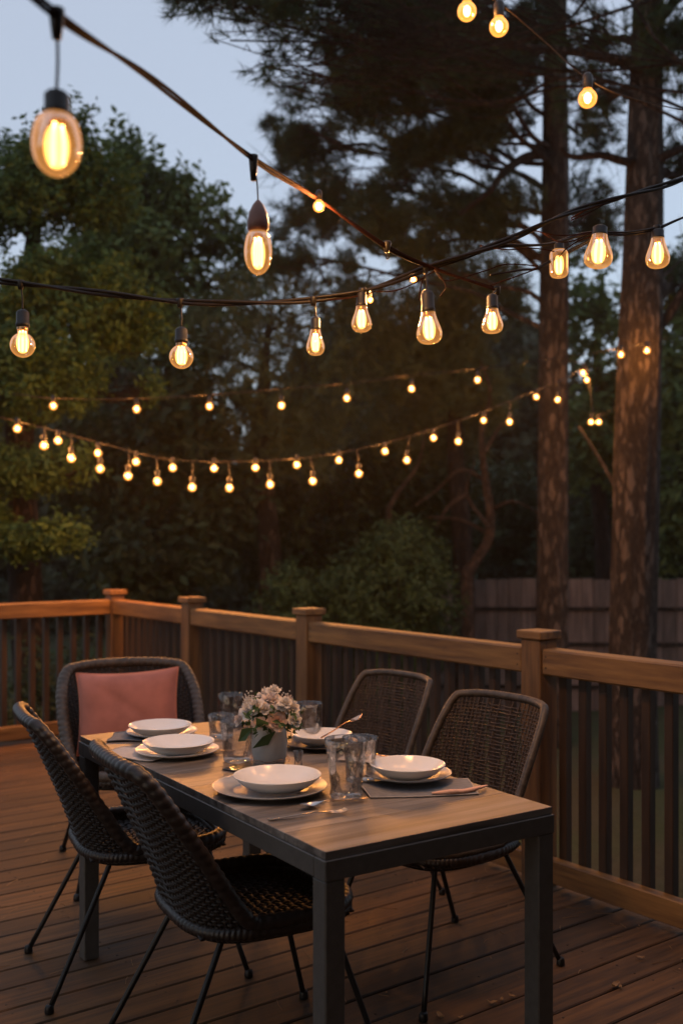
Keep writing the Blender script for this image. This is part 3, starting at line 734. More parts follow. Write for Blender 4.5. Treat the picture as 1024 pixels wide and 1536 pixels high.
def make_chair(label, kind, rimr=.016, grp='woven rattan chairs around the table', **hk):
    weave = M['rattan_dark'] if kind == 'dark' else M['rattan_brown']
    rim = M['rim_dark'] if kind == 'dark' else M['rim_grey']; weave = M['rattan_dark'] if kind == 'tan' else weave
    root = thing('woven_chair', label, 'chair', (0, 0, 0), 0, grp)
    # backrest weave: upright stakes and horizontal weavers
    m = MB(); ns = 62 if kind == 'brown' else 54
    ths = np.linspace(-2.1, 2.1, ns)
    for i, th in enumerate(ths):
        zt = float(hgt(np.array(th), **hk))-.004
        z = np.linspace(.425, zt, 14); t = np.full(14, th)
        m.tube(surf(t, z), .0032 if kind == 'brown' else .0050, 5, cap=False)
    for r_ in range(34 if kind == 'brown' else 44):
        z0 = .435+(r_+.3)*(.40/(34 if kind == 'brown' else 44))
        tt = np.linspace(-2.1, 2.1, (ns-1)*2+1); zz = np.full(len(tt), z0)
        ok = hgt(tt, **hk)-.004 > z0
        if ok.sum() < 4: continue
        tt, zz = tt[ok], zz[ok]; P = surf(tt, zz)
        idx = np.round((tt+2.1)/(4.2/((ns-1)*2))).astype(int)
        ph = np.where(idx % 2 == 1, 0, np.where((idx//2+r_) % 2 == 0, 1, -1))*.0042
        nrm = P.copy(); nrm[:, 2] = 0; nrm /= np.linalg.norm(nrm, axis=1, keepdims=True)
        P = P+nrm*ph[:, None]; P[:, 2] += RNG.normal(size=len(P))*.0006
        m.tube(P, .0027 if kind == 'brown' else .0046, 4, cap=False)
    m.build('backrest', weave, root)
    # seat: flat strands crossing over and under
    m = MB(); nS = 19; g = np.linspace(-.21, .21, nS)
    def seatz(x, y): return .424-.018*np.cos(np.clip(x/.24, -1, 1)*PI/2)*np.cos(np.clip(y/.24, -1, 1)*PI/2)
    for a in (0, 1):
        for i, c in enumerate(g):
            lim = .225*(1-(abs(c)/.245)**4)**.25
            tt = np.linspace(-lim, lim, nS*2+1)
            q = np.zeros((len(tt), 3)); q[:, a] = tt; q[:, 1-a] = c
            k = np.round((tt+.21)/(.42/(nS-1))*1.0).astype(int)
            wv = np.cos(PI*((tt+.21)/(.42/(nS-1))+i+a))*.0048
            q[:, 2] = seatz(q[:, 0], q[:, 1])+wv
            def prof(ii, th): return 1+0*ii+0*th
            # flat strand: a widened tube
            k6 = 6; T = np.zeros_like(q); T[:, a] = 1; sd = np.zeros_like(q); sd[:, 1-a] = 1; up = np.array([0, 0, 1.])
            an = np.arange(k6)*2*PI/k6
            v = q[:, None]+np.cos(an)[None, :, None]*sd[:, None]*.0088+np.sin(an)[None, :, None]*up*.0030
            n_, = (len(q),); ii = np.arange(n_-1)[:, None]*k6; jj = np.arange(k6)[None]; j2 = (jj+1) % k6
            m.add(v.reshape(-1, 3), np.stack([ii+jj, ii+k6+jj, ii+k6+j2, ii+j2], -1).reshape(-1, 4))
    m.build('seat', M['rattan_dark'], root)
    # wrapped rim
    tt = np.linspace(-PI, PI, 420, endpoint=False); P = surf(tt, hgt(tt, **hk))
    seg = np.linalg.norm(np.diff(np.vstack([P, P[:1]]), axis=0), axis=1); s = np.concatenate([[0], np.cumsum(seg)])[:-1]
    tot = s[-1]+seg[-1]; u = np.linspace(0, tot, 520, endpoint=False)
    P = np.stack([np.interp(u, np.append(s, tot), np.append(P[:, i], P[0, i])) for i in range(3)], 1)
    turns = round(tot/(.026 if kind != 'brown' else .0125)); amp = .16 if kind != 'brown' else .16
    thick = 1+.0*u
    m = MB().tube(P, rimr*thick, 12, closed=True, prof=lambda i, th: 1+amp*np.abs(np.sin(.5*(i/520*turns*2*PI+th)))**.7-amp*.5)
    m.build('rim', rim, root)
    # bottom frame and legs
    tt = np.linspace(-PI, PI, 60, endpoint=False); P = plan(tt, .215, .205, .6); P = np.c_[P, np.full(60, .408)]
    fr_ = MB().tube(P, .009, 8, closed=True)
    fr_.tube([(-.20, 0, .405), (.20, 0, .405)], .007, 8); fr_.build('seat_frame', M['blackmetal'], root)
    if True:
        tt = np.linspace(-PI, PI, 420, endpoint=False); P = plan(tt, .236, .226); P = np.c_[P, np.full(420, .432)]
        m = MB().tube(P, .018, 10, closed=True, prof=lambda i, th: 1+.16*np.abs(np.sin(.5*(i/420*90*2*PI+th)))-.08)
        m.build('seat_edge', M['rim_dark'], root)
    for sx in (-1, 1):
        for sy in (-1, 1):
            a = np.array([sx*.17, sy*.155, .405]); b = np.array([sx*.245, sy*.275-(.075 if sy < 0 else .0), .010])
            pts = smooth_pts([a-[0, 0, 0], a+(b-a)*.12+[0, 0, -.004], b], 10)
            lg = MB().tube(pts, .0085, 10).build('leg', M['blackmetal'], root)
            MB().lathe([(0, 0), (.013, .0), (.0145, .004), (.013, .02), (.010, .026), (0, .026)], 14, at=(b[0], b[1], 0.001)).build('foot_cap', M['blackmetal'], lg)
    return root
def place(o, x, y, fx, fy, tw=0):
    # chairs face +y in their own space
    o.location = (x, y, .001); o.rotation_euler = (0, 0, math.atan2(fy, fx)-PI/2+tw)
    return o
dark = make_chair('near left dark woven chair, its back turned to us, closest to the camera', 'dark', .0195, zt=.845, zf=.452, w0=.42, w1=1.38)
place(dark, -.245, 2.81, .87, .46)
d2 = copy_tree(dark); d2['label'] = 'second dark woven chair on the left side, behind the nearest one'; place(d2, -.65, 3.42, .90, .40)
FL[0] = .36; PE[0] = .78
pil_chair = make_chair('thick rimmed woven chair at the far table end with a coral pillow', 'tan', .022, zt=.825, w0=.62, w1=1.72)
place(pil_chair, -.87, 4.38, .34, -.94); pil_chair.scale = (1.14, 1.08, 1)
FL[0] = .15; PE[0] = .66
br1 = make_chair('brown open weave chair on the right side nearest to the camera', 'brown', .0135, zt=.85, w0=.66, w1=1.42)
place(br1, .30, 3.37, -.78, -.63)
br2 = copy_tree(br1); br2.scale = (.93, .95, .99); br2['label'] = 'farther brown open weave chair on the right, behind the flowers and glasses'; place(br2, .0, 4.02, -.74, -.67)

# coral pillow leaning on the far chair
n = 30; uu = np.linspace(-1, 1, n); A, B = np.meshgrid(uu, uu, indexing='ij')
w_ = .222; h_ = .178
def cushion(side):
    pinch = 1-.07*(1-np.abs(A)**2)*np.abs(B)**4-.0
    X = A*w_*(1-.07*(1-B**2)*np.abs(A)**3); Z = B*h_*(1-.09*(1-A**2)*np.abs(B)**3)
    Y = side*.092*((1-A**4)*(1-B**4))**.6+.004*np.sin(7*A+2*B)*(1-A**2)*(1-B**2)*side
    Y = Y+.006*np.exp(-((A*.8+B*.9-.1)/.12)**2)*(1-A**2)*side*-1
    return np.stack([X, Y, Z], -1)
po = thing('pillow', 'square coral pink velvet pillow propped against back of far chair', 'pillow')
m = MB(); m.grid(cushion(-1)); m.grid(cushion(1)[::-1]); m.build('cushion', M['pillow'], po)
e = cushion(0.0); ring = np.concatenate([e[:, 0], e[-1, 1:], e[-2::-1, -1], e[0, -2:0:-1]])
MB().tube(ring, .0035, 6, closed=True).build('piping', M['piping'], po)
po.location = (-.93, 4.47, .665); po.rotation_euler = (math.radians(-14), math.radians(-3), math.radians(4))

# ------------------------------------------------------------------ things on the table
Z0 = TH+.0008
def lathe_obj(name, prof, mat, parent, k=48, wob=None): return MB().lathe(prof, k, wob=wob).build(name, mat, parent)
def plate(px, py, r, mat, label, grp='dinner plates under the bowls', z=Z0, rimmat=None):
    p = on(px, py, z)
    prof = [(0, .004), (r*.62, .004), (r*.66, .0055), (r*.72, .011), (r*.97, .0165), (r, .0185), (r*1.003, .0175), (r*.97, .0135), (r*.72, .0065), (r*.62, .0), (0, 0)]
    t = MB().lathe(prof, 64, wob=lambda z_, th: 1+.008*np.sin(2*th+px)).build('dinner_plate', mat); t.location = p
    tag(t, label, 'plate', grp); return p
def bowl(px, py, r, label, z, hh=.036, tilt=0, grp='white shallow bowls'):
    hh *= .92; py += 4
    p = on(px, py, z)
    prof = [(0, .0045), (r*.52, .0045), (r*.62, .008), (r*.80, hh*.55), (r*.955, hh*.93), (r*.985, hh), (r, hh*.985), (r*.985, hh*.9), (r*.84, hh*.45), (r*.66, .0035), (r*.56, .0), (0, 0)]
    t = thing('bowl', label, 'bowl', p, 0, grp)
    MB().lathe(prof, 64).build('bowl_body', M['china'], t)
    return t, p
zb = Z0+.0045
# napkins lie on the table
def cloth(name, c, ux, uy, lx, ly, rz, mat, label, z=Z0, folds=1, seed=0, hem=None):
    n = 26; a, b = np.meshgrid(np.linspace(-.5, .5, n), np.linspace(-.5, .5, n), indexing='ij')
    x = a*lx*(1+.05*np.sin(3*b+seed)); y = b*ly*(1+.06*np.cos(4*a+seed))
    edge = np.clip(np.maximum(abs(a), abs(b))*2-.45, 0, 1)
    zz = .0022+edge*(.003*(1+np.sin(9*a+seed))*(1+np.cos(7*b-seed)))
    X = np.stack([x, y, zz], -1)
    t = thing('napkin', label, 'napkin', (c[0], c[1], z), rz)
    m = MB(); m.grid(X); lo = X.copy(); lo[..., 2] = np.maximum(lo[..., 2]-.0018, .0002); m.grid(lo[::-1])
    ring = lambda Q: np.concatenate([Q[:, 0], Q[-1, 1:], Q[-2::-1, -1], Q[0, -2:0:-1]])
    r1, r2 = ring(X), ring(lo); k = len(r1); i = np.arange(k)
    m.add(np.vstack([r1, r2]), np.stack([i, (i+1) % k, k+(i+1) % k, k+i], 1))
    m.build('cloth', mat, t)
    MB().tube(r1+[0, 0, .0006], .0013, 5, closed=True).build('hem', hem or mat, t)
    return t
c = on(627, 1184, TH); nk = cloth('napkin', c, 0, 0, .30, .17, math.radians(8), M['napkin'], 'dark grey linen napkin under front right plate, with peach folded edge', hem=M['napkinpale'])
# peach folded corner
q = smooth_pts([(.02, -.075, .006), (.07, -.082, .010), (.11, -.068, .007), (.155, -.045, .009), (.185, -.015, .006)], 24)
MB().tube(q, np.interp(np.linspace(0, 1, len(q)), [0, .2, .6, 1], [.004, .009, .008, .003]), 8, prof=lambda i, th: .35+.65*np.abs(np.cos(th))).build('folded_edge', M['napkinpeach'], nk)
c = on(205, 1133, TH); cloth('napkin', c, 0, 0, .20, .16, math.radians(-20), M['napkinpale'], 'pale napkin corner sticking out left under the second bowl on left side', seed=2)
c = on(215, 1107, TH); cloth('napkin', c, 0, 0, .22, .15, math.radians(5), M['napkin'], 'dark napkin under the far left plate next to the coral pillow', seed=4)
c = on(545, 1140, TH); cloth('napkin', c, 0, 0, .14, .09, math.radians(-15), M['napkinpale'], 'pale napkin behind the nearest tumbler under loose spoon', seed=5)

zc = Z0+.0095
plate(405, 1187, .152, M['plategrey'], 'wide blue grey plate under the nearest bowl at front left')
bowl(416, 1178, .116, 'nearest white bowl on wide blue grey plate at the front left', Z0+.012, .040)
plate(611, 1167, .120, M['plategrey'], 'blue grey plate lying on the dark napkin at front right', z=zc)
bowl(611, 1160, .103, 'white bowl at the front right near table corner, on plate over napkin', zc+.012, .038)
plate(266, 1131, .128, M['china'], 'white plate under second bowl along the left table edge')
bowl(268, 1124, .110, 'second white bowl along left table edge, between two dark chairs', Z0+.012, .038)
plate(243, 1103, .120, M['china'], 'white plate under farthest left bowl, before the coral pillow')
bowl(240, 1097, .105, 'farthest left white bowl just in front of the coral pillow', Z0+.012, .036)
plate(480, 1120, .120, M['platedark'], 'charcoal plate on the far right side beyond the glasses')
bowl(483, 1112, .096, 'white bowl on charcoal plate on the far right side, spoon inside', Z0+.012, .038)

# tumblers
def tumbler(px, py, r, h, label, fl=1.22, foot=False):
    p = on(px, py, TH); t = thing('glass_tumbler', label, 'glass', (p[0], p[1], Z0), 0, 'hammered glass tumblers')
    b = r
    out = [(0, .0005), (b*.92, .0005), (b, .004), (b*1.0, .012), (b*(.94 if foot else 1.01), .022), (b*1.03, h*.4), (b*(1+fl)/2, h*.7), (b*fl, h*.99), (b*fl-.001, h)]
    inn = [(b*fl-.0025, h*.995), (b*(1+fl)/2-.003, h*.7), (b*1.0-.003, h*.4), (b*.93-.003, .024), (b*.75, .016), (0, .015)]
    MB().lathe(out+inn, 40, wob=lambda z, th: 1+.010*np.sin(11*th+60*z)*np.clip((h*.9-z)/h, 0, 1)).build('tumbler_body', M['glass'], t)
    rr = b*fl-.0015; th = np.linspace(0, 2*PI, 48, endpoint=False)
    MB().tube(np.c_[rr*np.cos(th), rr*np.sin(th), np.full(48, h)], .0016, 6, closed=True).build('lip', M['glass'], t)
    return t
tumbler(519, 1196, .043, .150, 'nearest hammered glass tumbler, standing between the front two bowls', 1.32, True)
tumbler(540, 1172, .040, .120, 'small tumbler half hidden right behind the nearest tumbler', 1.25)
tumbler(358, 1142, .047, .122, 'hammered tumbler standing left of the flower vase', 1.22)
tumbler(332, 1106, .040, .075, 'low round tumbler at the left behind the other tumbler by the flowers', 1.15)
tumbler(463, 1112, .043, .125, 'tall clear tumbler right behind the flowers with thin rim', 1.08)
tumbler(346, 1090, .040, .115, 'tumbler mostly hidden behind the left side of the bouquet', 1.15)
p = on(447, 1150, TH); t = thing('small_glass', 'tiny ribbed glass standing just right of the flower vase', 'glass', (p[0], p[1], Z0))
MB().lathe([(0, 0), (.011, 0), (.012, .004), (.0105, .02), (.015, .045), (.0138, .045), (.0095, .02), (0, .008)], 24).build('glass_body', M['glass'], t)

# tray, vase, fairy wire, bouquet
p = on(388, 1155, TH)
tr_ = thing('coaster', 'smoked glass coaster under the flower vase and tumbler', 'coaster', (p[0], p[1], Z0), math.radians(-35))
MB().box((-.085, -.065, 0), (.085, .065, .004), bev=.0015).build('slab', M['slate'], tr_, smooth=False)
p = on(404, 1150, TH); vz = Z0+.0045
va = thing('flower_vase', 'frosted grey vase holding the small white and peach bouquet', 'vase', (p[0], p[1], vz))
MB().lathe([(0, .0), (.040, 0), (.046, .004), (.050, .03), (.053, .07), (.050, .10), (.047, .116), (.0445, .116), (.047, .10), (.048, .06), (.042, .012), (0, .010)], 40).build('vase_body', M['vase'], va)
th = np.linspace(0, 5*PI, 120); rr = .056+.004*np.sin(3.3*th)
MB().tube(np.c_[rr*np.cos(th), rr*np.sin(th), .006+.0032*th/PI+.003*np.sin(5*th)+.003], .0009, 5).build('copper_wire', M['copper'], va)
bq = thing('bouquet', 'small bouquet of white, blush and peach blooms with green leaves', 'flowers', (p[0], p[1], vz+.11))
def bloom(c, R, mat, np_=22):
    m = MB(); c = np.array(c); ax = c/np.linalg.norm(c)*.8+np.array([0, -.25, .3]); ax /= np.linalg.norm(ax)
    X = np.cross(ax, [0, 0, 1.]); X /= np.linalg.norm(X)+1e-9; Y = np.cross(ax, X)
    for i in range(np_):
        f = i/np_; a = i*2.4; r0 = R*(.16+.62*f); op = .25+1.0*f        # petals open outward
        u = np.linspace(-1, 1, 6); v = np.linspace(0, 1, 6); A_, B_ = np.meshgrid(u, v, indexing='ij')
        wd = R*(.34+.32*f)*np.sqrt(np.clip(1-(A_*0)**2, 0, 1))*np.sin(np.clip(B_*.85+.12, 0, 1)*PI)**.6
        ang = a+A_*wd/(r0+R*.15)*1.1
        rad = r0*(.35+.65*B_)+R*.28*np.sin(op)*B_**2*f
        hh = R*(.75-.45*f)*B_*1.25*math.cos(op*.55)-R*.3+R*.05*np.sin(7*A_+i)*B_**2-R*.13*f*B_**4-abs(A_)**2*R*.1*B_
        Pt = c+rad[..., None]*(np.cos(ang)[..., None]*X+np.sin(ang)[..., None]*Y)+hh[..., None]*ax
        m.grid(Pt)
    return m.build('blossom', mat, bq)
bq.scale = (1.14, 1.14, 1.14)
BL = [((-.042, -.035, .040), .030, 'petal_w'), ((.005, -.025, .065), .027, 'petal_b'), ((.052, -.020, .045), .027, 'petal_w'), ((.022, -.058, .015), .026, "petal_p"),
      ((-.010, .02, .07), .026, 'petal_w'), ((.040, .035, .05), .024, 'petal_b'), ((-.05, .03, .045), .026, 'petal_w'), ((.062, -.045, .018), .020, 'petal_w'),
      ((-.068, -.015, .012), .019, 'petal_b'), ((-.02, -.062, .012), .017, 'petal_p'), ((-.005, -.05, .045), .017, 'petal_w'), ((-.028, -.05, .055), .02, 'petal_w'), ((.04, -.05, .062), .018, 'petal_w'), ((.01, .0, .085), .02, 'petal_w'), ((.030, -.045, .05), .014, 'petal_w')]
for c, R, mt in BL: bloom((c[0]*1.12, c[1]*1.1, c[2]+.012), R*1.22, M[mt])
m = MB(); pos = RNG.normal(size=(150, 3))*[.042, .036, .018]+[0, -.01, .035]
tm = leaf_template(5, .020, .011, .02)
pos2 = RNG.normal(size=(60, 3))*[.04, .035, .018]+[0, -.01, .02]
scatter(m, tm, pos2, pos2+[0, 0, .02]+RNG.normal(size=pos2.shape)*.02, np.full(len(pos2), 1.0))
for a in np.linspace(0, 2*PI, 16, endpoint=False): m.tube([(.015*math.cos(a), .015*math.sin(a), -.09), (.02*math.cos(a), .02*math.sin(a), 0), (.045*math.cos(a), .04*math.sin(a), .03)], .0013, 5)
big = leaf_template(1, .06, .034, .001)
scatter(m, big, np.array([[.02, -.05, .0], [-.04, -.035, .005], [.05, -.01, .01], [.0, -.055, .01]]), np.array([[.3, -.9, -.8], [-.8, -.5, -.2], [1, -.2, 0], [0, -1, -.9]]), np.full(4, 1.0))
m.build('greenery', M['stemgreen'], bq, smooth=False)
m = MB()
for cc in np.clip(RNG.normal(size=(40, 3)), -1.2, 1.2)*[.045, .035, .016]+[0, -.012, .066]:
    for _ in range(5):
        q = cc+RNG.normal(size=3)*.006; m.lathe([(0, -.0026), (.0026, 0), (0, .0026)], 6, at=q)
m.build('filler_flowers', M['petal_w'], bq)

# cutlery
def spoon(c, rz, L, label, mat='steel', z=Z0+.0005, tilt=0.0, fork=False, roll=0):
    t = thing('fork' if fork else 'spoon', label, 'fork' if fork else 'spoon', (c[0], c[1], z), 0)
    t.rotation_euler = (roll, tilt, rz)
    n = 26; s = np.linspace(0, 1, n); 
    wd = np.interp(s, [0, .05, .25, .62, .70, .76, .84, .95, 1], [.0045, .0075, .0045, .0028, .004, .0125, .0165, .011, .001] if not fork else [.0045, .0075, .0045, .0028, .004, .011, .0125, .0125, .012])
    zz = np.interp(s, [0, .3, .62, .72, .85, 1], [.002, .004, .009, .006, .003, .007]); k = 7; a = np.linspace(-1, 1, k)
    dep = np.interp(s, [0, .68, .85, 1], [0, 0, .006, 0]) if not fork else s*0
    top = np.stack([np.repeat((s*L)[:, None], k, 1), wd[:, None]*a[None], zz[:, None]-dep[:, None]*(1-a[None]**2)+.001], -1)
    m = MB(); cut = n if not fork else int(n*.82)
    m.grid(top[:cut]); lo = top[:cut].copy(); lo[..., 2] -= .0016; m.grid(lo[::-1])
    r1 = np.concatenate([top[:cut, 0], top[:cut, -1][::-1]]); 
    for col_ in (0, -1):
        e1, e2 = top[:cut, col_], lo[:, col_]; i = np.arange(len(e1)-1); m.add(np.vstack([e1, e2]), np.stack([i, i+1, len(e1)+i+1, len(e1)+i], 1))
    m.build('handle_and_head' if fork else 'spoon_body', M[mat], t)
    if fork:
        for j in range(4):
            y = (-1.5+j)*.0064; q = np.array([(L*.80, y, .0045), (L*.88, y, .003), (L*.95, y, .004), (L, y*.95, .008)])
            MB().tube(smooth_pts(q, 9), .0013, 5).build('tine', M[mat], t)
    return t
c = on(402, 1232, TH); spoon(c, math.radians(22), .20, 'table fork lying in front of the nearest bowl at table edge', fork=True)
c = on(552, 1202, TH); spoon(c, math.radians(180+27), .19, 'spoon lying beside the fork, its bowl pointing to lower left', z=Z0+.0055)
p5 = on(491, 1112, Z0+.02); sp = spoon((p5[0]-.02, p5[1]), 0, .16, 'copper coloured spoon resting in the bowl at the far right', 'copper', z=Z0+.028); sp.rotation_euler = (0, math.radians(-22), math.radians(25))
c = on(600, 1142, TH); spoon(c, math.radians(180-12), .13, 'shiny spoon lying behind the nearest tumbler by the front right plate', 'copper', z=Z0+.007)
c = on(640, 1150, TH); 
c = on(352, 1128, TH); spoon(c, math.radians(180+8), .15, 'thin fork lying right of the second bowl on the left', fork=True)
c = on(545, 1180, TH)

# dry leaves and crumbs on the deck
lt = MB(); nl_ = 900
pp = np.stack([RNG.uniform(-6, 0, nl_), -RNG.uniform(0, 6, nl_), np.full(nl_, .0022)], 1); pp[:120, 0] = -np.abs(RNG.normal(size=120))*.15-.03
for q in pp:
    a = RNG.uniform(0, PI); l = RNG.uniform(.008, .04); d_ = np.array([math.cos(a), math.sin(a), 0])*l; b_ = np.array([-d_[1], d_[0], 0])*.18
    lt.tube([q-d_, q+b_*.5+[0, 0, .001], q+d_], .0009, 3)
for q in pp[::5]+[.02, .01, .001]: lt.lathe([(0, -.001), (.004, 0), (.0025, .002), (0, .0025)], 5, at=q)
lo_ = lt.build('pine_litter', M['dryleaf'], smooth=False); lo_.location = dk.location; lo_.rotation_euler = dk.rotation_euler
tag(lo_, 'sprinkle of fallen pine needles and crumbs on the deck boards', 'litter', kind='stuff')
for i, (px, py, s) in enumerate([(738, 1508, .016), (752, 1503, .011), (768, 1498, .012), (922, 1482, .022), (660, 1528, .018), (690, 1530, .010), (930, 1484, .012), (884, 1262, .014)]):
    if py < 1300: px, py = 960, 1440
    c = on(px, py, 0); m = MB(); a, b = np.meshgrid(np.linspace(-1, 1, 7), np.linspace(-1, 1, 5), indexing='ij')
    m.grid(np.stack([a*s, b*s*.45*np.sqrt(1-a**2*.98), .004+s*.3*a**2+s*.25*b**2+.1*s*np.sin(5*a+i)], -1))
    o = m.build('fallen_leaf', M['dryleaf']); o.location = (c[0], c[1], .0015); o.rotation_euler = (0, 0, i*1.3)
    tag(o, 'tiny dry leaf scrap on the bare deck boards near the bottom right', 'leaf', 'dry leaf scraps on the deck')

# ------------------------------------------------------------------ string lights
def cord(name, label, pts, r, mat, twin=True, n=160, tw=.16, grp='string light cords'):
    P = smooth_pts([W(*p) for p in pts], n)
    root = thing(name, label, 'cord', P[0], 0, grp); base = P[0]
    L = np.concatenate([[0], np.cumsum(np.linalg.norm(np.diff(P, axis=0), axis=1))])
    if twin:
        T = np.gradient(P, axis=0); T /= np.linalg.norm(T, axis=1, keepdims=True)
        A_ = np.cross(T, [0, 0, 1.]); A_ /= np.linalg.norm(A_, axis=1, keepdims=True); B_ = np.cross(T, A_)
        for ph in (0, PI):
            an = (L/tw+ph)[:, None]; MB().tube(P+(A_*np.cos(an)+B_*np.sin(an))*r*.55-base, r*.55, 7).build('wire', mat, root)
    else: MB().tube(P-base, r, 8).build('wire', mat, root)
    return root, P
def yon(P, px):                       # height of a cord where it passes above a pixel column
    X = CX+P[:, 0]/P[:, 1]*F; i = int(np.argmin(abs(X-px))); return P[i]
cA, PA = cord('string_light_cord', 'copper lit cord running down from top left corner to the crossing', [(-260, -330, .95), (-80, -130, 1.1), (85, 22, 1.3), (230, 120, 1.7), (380, 238, 2.15), (475, 297, 2.4), (580, 370, 2.6), (650, 402, 2.72), (745, 434, 2.78)], .0062, M['cordred'])
cB, PB = cord('string_light_cord', 'dark cord sagging across the whole picture then rising to upper right', [(-260, 408, 2.7), (-60, 416, 2.7), (60, 428, 2.7), (160, 440, 2.7), (270, 452, 2.7), (370, 454, 2.7), (470, 449, 2.7), (560, 432, 2.7), (650, 398, 2.72), (760, 360, 2.75), (850, 320, 2.8), (950, 290, 2.9), (1024, 268, 3.0), (1150, 215, 3.2), (1400, 60, 3.4)], .0085, M['rubber'], tw=.09)
cB2, PB2 = cord('string_light_cord', 'shorter dark cord coming in from right edge below the main one', [(1400, 190, 3.2), (1150, 275, 3.0), (1024, 326, 2.9), (985, 342, 2.85), (940, 350, 2.82), (880, 350, 2.8), (820, 366, 2.78), (745, 370, 2.76), (690, 388, 2.74), (640, 404, 2.72)], .0058, M['rubber'])
cB3, PB3 = cord('string_light_cord', 'short doubled cord piece left of the slim tubular bulb', [(735, 412, 2.77), (760, 408, 2.77), (785, 404, 2.77), (806, 402, 2.77), (838, 384, 2.78), (870, 368, 2.8), (900, 352, 2.8)], .0045, M['rubber'])
# tangle of loose wire loops round the crossing
tg = thing('wire_tangle', 'tangle of thin loose wire loops between the crossing and the largest bulb', 'wires', W(700, 390, 2.74))
b0 = W(700, 390, 2.74)
for q in ([(650, 402, 2.72), (665, 420, 2.7), (690, 417, 2.7), (730, 405, 2.74), (760, 396, 2.75), (806, 400, 2.76), (780, 412, 2.75), (735, 428, 2.76)],
          [(800, 345, 2.78), (830, 352, 2.76), (860, 352, 2.78), (885, 348, 2.8)], [(856, 327, 2.79), (880, 314, 2.77), (905, 306, 2.8), (880, 320, 2.78), (856, 330, 2.79)],
          [(815, 350, 2.78), (838, 362, 2.74), (862, 360, 2.76), (892, 345, 2.8), (905, 338, 2.8)], [(640, 405, 2.72), (632, 425, 2.7), (628, 450, 2.7)], [(652, 402, 2.7), (668, 428, 2.69), (660, 445, 2.69)],
          [(560, 437, 2.71), (590, 436, 2.68), (620, 425, 2.69), (655, 404, 2.71)], [(470, 451, 2.71), (520, 447, 2.69), (560, 438, 2.7)], [(838, 385, 2.76), (850, 372, 2.75), (870, 360, 2.77), (895, 352, 2.79)], [(720, 368, 2.75), (760, 374, 2.73), (800, 372, 2.74), (838, 378, 2.77)]):
    MB().tube(smooth_pts([W(*p) for p in q], 40)-b0, .0017, 6).build('wire_loop', M['cordred'], tg)
# cord clip on the first cord
c = yon(PA, 580); cl = thing('cord_clip', 'small black clip on the slanting cord above the crossing', 'clip', c)
MB().lathe([(0, -.016), (.006, -.014), (.009, 0), (.012, .010), (.010, .014), (0, .014)], 14).build('clip_body', M['socket'], cl)
MB().tube(smooth_pts([(0, 0, -.012), (.006, 0, -.024), (.0, .002, -.030), (-.003, 0, -.018)], 14), .0016, 6).build('clip_tail', M['rubber'], cl)

def shape(kind, w_, h_):
    t = np.linspace(0, 1, 22)
    if kind == 'round':   # globe with a short neck
        r = np.where(t < .16, .40+.10*(t/.16)**2, 0); 
        R = w_/2; zc = -h_+R; out = []
        for a in np.linspace(.42, PI, 20): out.append((R*math.sin(a), zc+R*math.cos(a)))
        return [(w_*.20, 0)]+out
    if kind == 'tube':
        P = [(.30, 0), (.42, -.06), (.49, -.16), (.5, -.3), (.5, -.75), (.47, -.86), (.38, -.94), (.2, -.985), (0, -1)]
    elif kind == 'pear':
        P = [(.27, 0), (.30, -.12), (.36, -.28), (.44, -.45), (.5, -.62), (.5, -.74), (.45, -.86), (.33, -.95), (.17, -.99), (0, -1)]
    else:                 # ellipse
        P = [(.28, 0), (.42, -.12), (.5, -.36), (.5, -.58), (.42, -.78), (.27, -.92), (.12, -.985), (0, -1)]
    q = smooth_pts([(a*w_, b*h_, 0) for a, b in P], 32)[:, :2]; q[:, 0] = np.clip(q[:, 0], 0, None); return q
